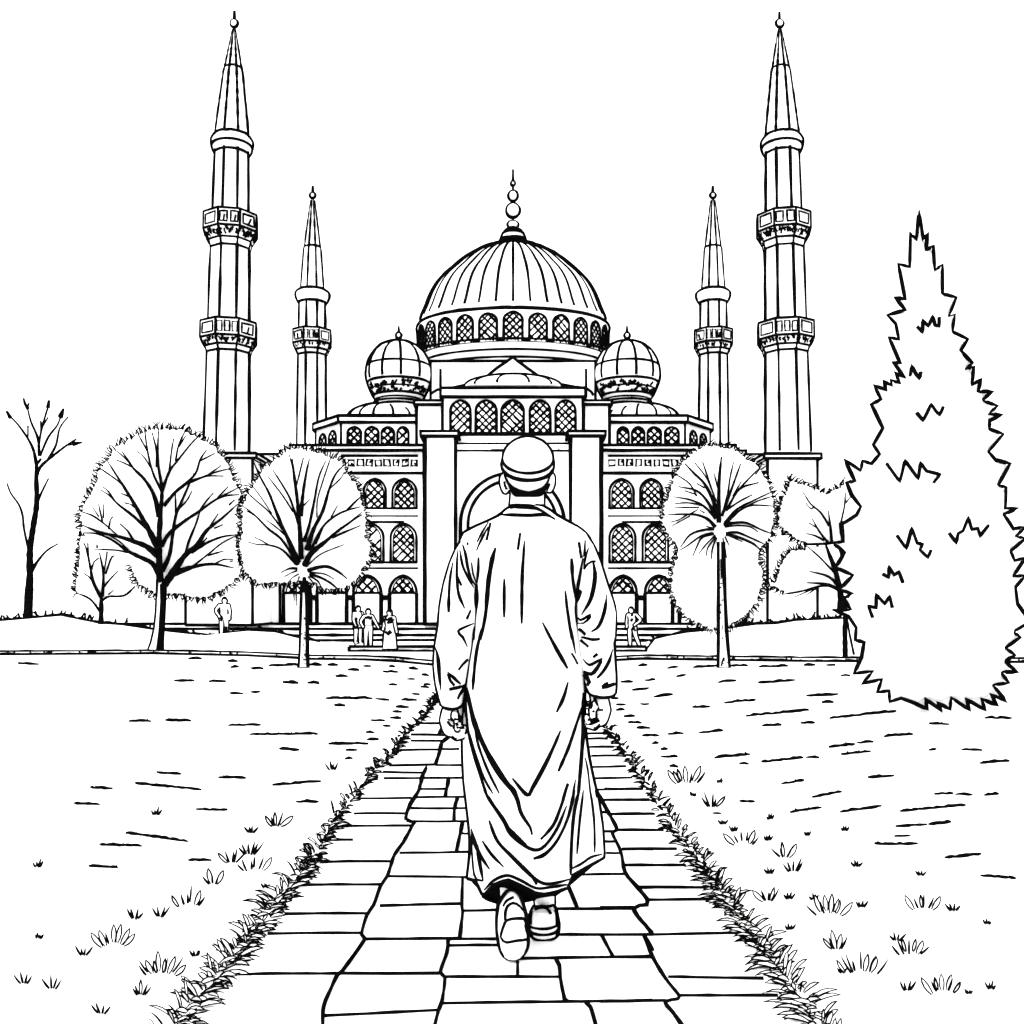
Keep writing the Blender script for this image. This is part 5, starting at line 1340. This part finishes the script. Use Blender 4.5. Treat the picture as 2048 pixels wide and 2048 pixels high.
# robe
rb = [(1016, 1020, 1087), (1024, 1009, 1101), (1034, 999, 1114), (1045, 975, 1134), (1056, 950, 1156), (1068, 928, 1172), (1082, 921, 1180), (1100, 924, 1180), (1130, 938, 1168), (1170, 950, 1154), (1215, 953, 1151), (1250, 951, 1153), (1297, 944, 1160),
      (1331, 938, 1165), (1354, 935, 1167), (1390, 930, 1168), (1422, 928, 1166), (1468, 926, 1169), (1513, 927, 1175), (1560, 929, 1185), (1600, 934, 1195), (1650, 940, 1203), (1700, 943, 1206)]
NS = 72
def sup(t, e):
    c_, s_ = math.cos(t), math.sin(t)
    return math.copysign(abs(c_) ** e, c_), math.copysign(abs(s_) ** e, s_)
hemN = [(936, 1757), (952, 1762), (966, 1793), (985, 1771), (1014, 1759), (1041, 1771), (1070, 1786), (1087, 1789), (1111, 1785), (1137, 1775), (1141.5, 1752), (1172, 1735), (1206, 1716)]
hemF = [(936, 1758), (952, 1763), (964, 1797), (975, 1803), (998, 1810), (1050, 1806), (1120, 1790), (1141, 1765), (1206, 1717)]
R = []
for v, l, r in rb:
    uc, hw = (l + r) / 2, (r - l) / 2
    dep = (.085 if v < 1040 else .085 + (v - 1040) / 60 * .055 if v < 1100 else .14 + (max(0, v - 1300) / 400) * .035)
    ring = []
    for i in range(NS):
        t = 2 * math.pi * i / NS; a, b = sup(t, .85)
        y = YM + b * dep
        # far side of the collar stands a little lower
        ring.append(P(uc + hw * a, v, YM) + Vector((0, b * dep, -.012 * max(0, b) if v < 1040 else 0)))
    R.append(ring)
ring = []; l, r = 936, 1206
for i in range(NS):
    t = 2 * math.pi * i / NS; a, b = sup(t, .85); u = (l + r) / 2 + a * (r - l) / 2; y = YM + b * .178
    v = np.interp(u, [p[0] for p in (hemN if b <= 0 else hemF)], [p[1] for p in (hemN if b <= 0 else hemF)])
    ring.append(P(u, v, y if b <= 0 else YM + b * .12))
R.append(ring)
mb = MB(); mb.rings(R, cap0=True, cap1=True, capm=1)  # bottom cap in ink: the shade inside the robe put in as black
mb.contour(7, 20)
nearhem = [R[-1][i % NS] for i in range(NS // 2, NS + 1)]
mb.ink([p - Vector((0, .002, 0)) for p in nearhem], w=[6.5] * len(nearhem))
bvr = mb.bvh()
ROBE = [
 (c5((918, 1060), (910, 1180), (897, 1400), (893, 1790)), [4, 6, 6.5, 6]), (c5((880, 995), (868, 1080), (860, 1140)), 4.5), (c5((740, 1395), (739, 1735)), 5.5),
 (c5((665, 1120), (635, 1220), (605, 1400), (592, 1550), (580, 1690), (560, 1810), (535, 1930)), [7, 8, 8, 9, 7, 6, 6]), (c6((575, 10), (520, 180), (490, 350), (475, 500), (465, 615)), 6.5),
 (c5((618, 910), (600, 990), (585, 1055)), 4.5), (c5((515, 1205), (513, 1330), (500, 1450)), [6, 6, 5]), (c5((600, 900), (550, 980), (500, 1075)), 4.5), (c5((598, 940), (530, 1070), (497, 1145)), 4.5),
 (c5((500, 1440), (505, 1560), (500, 1650), (490, 1760), (478, 1930)), [10, 11, 8, 8, 8]), (c6((478, 0), (455, 200), (430, 350), (415, 470), (408, 600)), [8, 8, 9, 12, 9]), (c6((408, 600), (400, 700), (402, 850)), [8, 7, 5]),
 (c5((1330, 1215), (1340, 1400), (1365, 1580)), [8, 6, 7]), (c5((1275, 1500), (1290, 1650), (1330, 1930)), 6), (c6((1300, 0), (1335, 150), (1365, 295)), [6, 6, 4]), (c6((1330, 290), (1355, 330), (1382, 385)), 4.5),
 (c5((1365, 1580), (1362, 1700), (1390, 1900)), [8, 6, 8]), (c6((1382, 50), (1405, 200), (1425, 380), (1445, 500), (1450, 620)), [8, 7, 9, 10, 8]),
 (c5((1395, 1075), (1405, 1150), (1415, 1210)), 5), (c5((1450, 1055), (1440, 1200), (1435, 1300)), 5),
 (c6((1075, 20), (1180, 220), (1295, 425)), [5, 6, 7]), (c6((415, 600), (440, 730), (480, 900), (560, 1100), (650, 1270), (750, 1420), (830, 1510), (860, 1580)), [7, 9, 10, 8, 8, 10, 9, 8]),
 (c7((755, 0), (800, 70), (830, 180), (870, 250), (910, 310), (925, 370)), [9, 7, 6, 6, 5, 6]), (c6((405, 640), (410, 800), (430, 1000), (480, 1200), (540, 1400), (600, 1580)), 6),
 (c7((525, 0), (600, 120), (690, 250), (750, 360), (850, 450), (950, 495), (1030, 460), (1130, 320), (1210, 130)), [6, 7, 9, 8, 7, 6, 6, 6, 4]), (c7((710, 285), (790, 370), (880, 450)), 4.5),
 (c6((440, 1000), (480, 1150), (560, 1380), (640, 1525)), 4.5), (c6((480, 950), (520, 1120), (600, 1330), (697, 1525)), 4.8),
 (c6((810, 1390), (940, 1535), (990, 1470), (1100, 1270), (1180, 1100), (1235, 970)), [5, 7, 7, 7, 6, 5]), (c6((1300, 545), (1260, 680), (1200, 810)), 6), (c6((1428, 740), (1370, 920), (1300, 1130), (1215, 1330)), [5, 6, 6, 6]),
 (c6((1300, 1435), (1278, 1500), (1255, 1580)), 5.5), (c7((1210, 0), (1120, 250), (1060, 340), (995, 408)), [5.5, 5.5, 5, 6]), (c6((1365, 1400), (1335, 1580)), [3.5, 5]),
 (c7((1275, 0), (1220, 230), (1130, 420), (1030, 530), (935, 568)), [6, 6, 5, 6, 7]), (c6((1432, 640), (1425, 800), (1425, 1000), (1415, 1200), (1400, 1400), (1385, 1580)), [9, 9, 9, 8, 6, 6]),
 (c7((1312, 0), (1270, 200), (1250, 450), (1243, 700)), 6), (c7((1348, 0), (1318, 250), (1295, 530)), [4, 5, 5]), (c7((1405, 0), (1435, 260), (1441, 515)), [5, 5, 5]), (c6((1450, 1210), (1475, 1350), (1500, 1580)), 4.5),
 (c6((1452, 1060), (1475, 1150), (1505, 1300), (1545, 1560)), 5),
 (c7((570, 250), (640, 420), (760, 550), (880, 670), (960, 740), (1040, 775), (1150, 760), (1235, 735)), [7, 6, 6, 7, 8, 6, 5, 5]), (c7((930, 715), (962, 780)), [6, 4]), (c7((515, 420), (590, 530), (690, 635)), 5.5),
 (c7((425, 320), (470, 470), (520, 570), (575, 655)), [6, 9, 6, 5]), (c7((425, 330), (450, 700), (520, 750)), 5), (c7((475, 450), (495, 600), (522, 750)), [8, 8, 6]),
 (c7((530, 825), (610, 745), (720, 705), (830, 745), (960, 810), (1090, 800), (1215, 780)), 4.8), (c7((1240, 655), (1330, 610), (1410, 555), (1500, 530)), 4.8),
 (ch((240, 1828), (500, 1832), (800, 1838), (1130, 1828), (1330, 1925)), 6.5), (ch((420, 1700), (510, 1675), (860, 1680), (1000, 1720), (1240, 1850)), [6, 6, 6, 5, 4]),
]
for pts, ww in ROBE: mb.drape(pts, ww, bv=bvr)
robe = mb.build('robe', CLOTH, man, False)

# sleeves
def sleeve(rows, lines, y0):
    mb = MB(); R = []
    n = len(rows)
    for j, (v, l, r) in enumerate(rows):
        uc, hw = (l + r) / 2, (r - l) / 2; y = y0 - .03 * j / (n - 1)
        dep = min(.066, hw * kk * 1.2 + .012) if j else .05
        R.append([P(uc + hw * math.cos(t), v + (6 * -math.sin(t) if j == n - 1 else 0), y) + Vector((0, dep * math.sin(t), 0)) for t in np.linspace(0, 2 * math.pi, 41)[:-1]])
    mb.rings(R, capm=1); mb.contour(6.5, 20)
    mb.ink([R[-1][i % 40] - Vector((0, .001, 0)) for i in range(20, 41)], w=[6] * 21)
    bv = mb.bvh()
    for pts, ww in lines: mb.drape(pts, ww, bv=bv)
    return mb.build('sleeve', CLOTH, robe, False)
sleeve([(1078, 926, 965), (1100, 912, 968), (1125, 901, 971), (1170, 888, 957), (1216, 880, 953), (1250, 878, 949), (1263, 876, 946), (1297, 870, 942), (1331, 868, 936), (1367, 872, 930), (1399, 880, 926), (1409, 884, 924)],
 [(c5((375, 1095), (400, 1180), (420, 1300), (450, 1400), (482, 1445)), 5), (c5((350, 1140), (375, 1280), (430, 1400), (470, 1470)), 4.5), (c5((452, 1250), (465, 1350), (492, 1430)), 4),
  (c5((335, 1130), (325, 1250), (325, 1400), (340, 1530), (392, 1655)), [4, 5, 5, 6, 4]), (c5((325, 1370), (365, 1455)), 4), (c5((290, 1250), (265, 1400), (255, 1550), (252, 1690)), [5, 6, 5, 8]), (c5((445, 1670), (410, 1750)), [4, 5.5]),
  (c6((470, 30), (335, 95), (375, 150), (415, 235)), [4, 5, 6, 4]), (c6((415, 350), (375, 390), (338, 440)), [6, 5, 4]), (c6((240, 455), (300, 510), (355, 560), (400, 545)), [4, 6, 6, 4]), (c6((245, 470), (265, 530), (302, 575)), 4.5), (c6((255, 610), (345, 590), (392, 570)), 5.5),
  (c6((330, 695), (345, 660), (382, 600)), [4, 6, 8]), (c6((135, 235), (160, 330), (172, 480), (185, 620)), [5, 8, 7, 5]), (c5((425, 1080), (423, 1100)), 7)], 3.49)
sleeve([(1072, 1140, 1172), (1090, 1143, 1186), (1125, 1152, 1200), (1170, 1154, 1214), (1204, 1152, 1226), (1227, 1153, 1231.5), (1272, 1156, 1229.5), (1286, 1158, 1226), (1331, 1164, 1229), (1349, 1167, 1230.5), (1375, 1174, 1230.5), (1386, 1180, 1229)],
 [(c5((1480, 1125), (1450, 1220), (1440, 1310)), 4.5), (c5((1430, 1215), (1400, 1420), (1372, 1590)), [5, 6, 8]), (c5((1440, 1310), (1470, 1265), (1510, 1242), (1540, 1242)), 4.5), (c5((1522, 1250), (1537, 1380), (1500, 1570), (1420, 1710)), [6, 7, 6, 4.5]), (c5((1415, 1497), (1390, 1560), (1368, 1612)), [7, 10, 7]),
  (c5((1640, 1530), (1620, 1680), (1570, 1810), (1505, 1860)), [3.5, 6, 6, 5]), (c5((1372, 1710), (1410, 1757), (1500, 1708), (1470, 1760), (1435, 1785), (1388, 1785)), [4, 5, 4, 5, 5, 4]), (c5((1400, 1840), (1420, 1850), (1452, 1885)), 5.5),
  (c6((1420, 150), (1520, 172), (1580, 165)), [4, 5.5, 4.5]), (c6((1415, 180), (1480, 235)), 5), (c6((1400, 85), (1455, 125)), 5), (c6((1435, 345), (1485, 395), (1560, 360), (1603, 340), (1550, 430), (1505, 475), (1445, 455)), [5, 6, 5, 4, 6, 7, 9]), (c6((1522, 328), (1560, 295)), 5),
  (c6((1690, 260), (1660, 360), (1610, 450), (1555, 510)), [5, 6, 6, 7]), (c6((1600, 590), (1620, 565), (1650, 550)), 4), (c6((1595, 590), (1640, 585), (1705, 562)), 6), (c6((1450, 480), (1490, 540), (1475, 570)), [9, 9, 6])], 3.49)

# shoes: left on its toe with the sole toward the viewer, right flat
q = [(643, 945), (632, 1050), (632, 1150), (645, 1250), (662, 1320), (690, 1370), (722, 1394), (770, 1399), (820, 1391), (862, 1350), (888, 1290), (893, 1210), (885, 1080), (868, 990), (840, 900), (805, 845), (760, 820), (720, 832), (680, 880)]
OUT = smooth(c7(*q), 5) ; YS = 3.385
pf = Puff(OUT, YS, .045, 12, 7)
mb = MB(); pf.mesh(mb)
mb.ink([P(u, v, YS - .022) for u, v in OUT], 6.5, closed=True)
for pts, ww in ((c7((703, 1075), (705, 1010), (722, 960), (770, 932), (820, 958), (860, 1010), (880, 1050)), 5.5), (c7((705, 1085), (750, 1065), (855, 1064), (865, 1120), (885, 1205)), 5.5), (c7((705, 1085), (680, 1150), (668, 1210), (685, 1245), (715, 1258), (790, 1245), (885, 1232)), 5.5), (c7((770, 885), (715, 915), (688, 960)), 5)):
    mb.ink([pf.on(u, v, .001) for u, v in smooth(pts, 5)], ww)
mb.build('shoe', CLOTH, man)
# right shoe: flat on the ground, heel toward the viewer
mb = MB(); YR = 3.60
OUT = smooth(c7(*[(912, 1000), (900, 1050), (894, 1110), (905, 1175), (932, 1220), (975, 1237), (1015, 1241), (1070, 1234), (1130, 1206), (1150, 1125), (1140, 1050), (1120, 970), (1098, 950), (1060, 962), (1010, 958), (960, 962), (935, 955)]), 5)
pf = Puff(OUT, YR, .035, 14, 7); pf.mesh(mb)
R = []
for y, hw, hh in ((3.60, 26, 64), (3.66, 28, 62), (3.72, 28.5, 50), (3.78, 29, 38), (3.84, 27, 30), (3.88, 17, 22)):
    ring = []
    for t in np.linspace(0, 2 * math.pi, 33)[:-1]:
        a, b = sup(t, .7); ring.append(Vector(((1088 - 1024) * 3.6 / F + a * hw * 3.5 / F, y, .003 + (b + 1) * .5 * hh * 3.6 / F)))
    R.append(ring)
mb.rings(R)
mb.ink([P(u, v, YR - .02) for u, v in OUT], w=[5.5 if v < 1845 else 6.5 for u, v in OUT], closed=True)
for pts, ww in ((c7((905, 1120), (925, 1135), (960, 1143), (1010, 1148), (1080, 1140), (1135, 1118)), 5.2), (c7((903, 1150), (935, 1180), (1000, 1194), (1060, 1192), (1110, 1175), (1145, 1140)), 4), (c7((912, 1180), (960, 1198), (1060, 1199), (1135, 1180)), 3), (c7((925, 1000), (917, 1060), (918, 1110)), 5), (c7((1115, 990), (1124, 1050), (1126, 1112)), 5.5), (c7((945, 985), (1000, 970), (1050, 980), (1080, 1020)), 5.5)):
    mb.ink([pf.on(u, v, .003) for u, v in smooth(pts, 5)], ww)
mb.build('shoe', CLOTH, man)
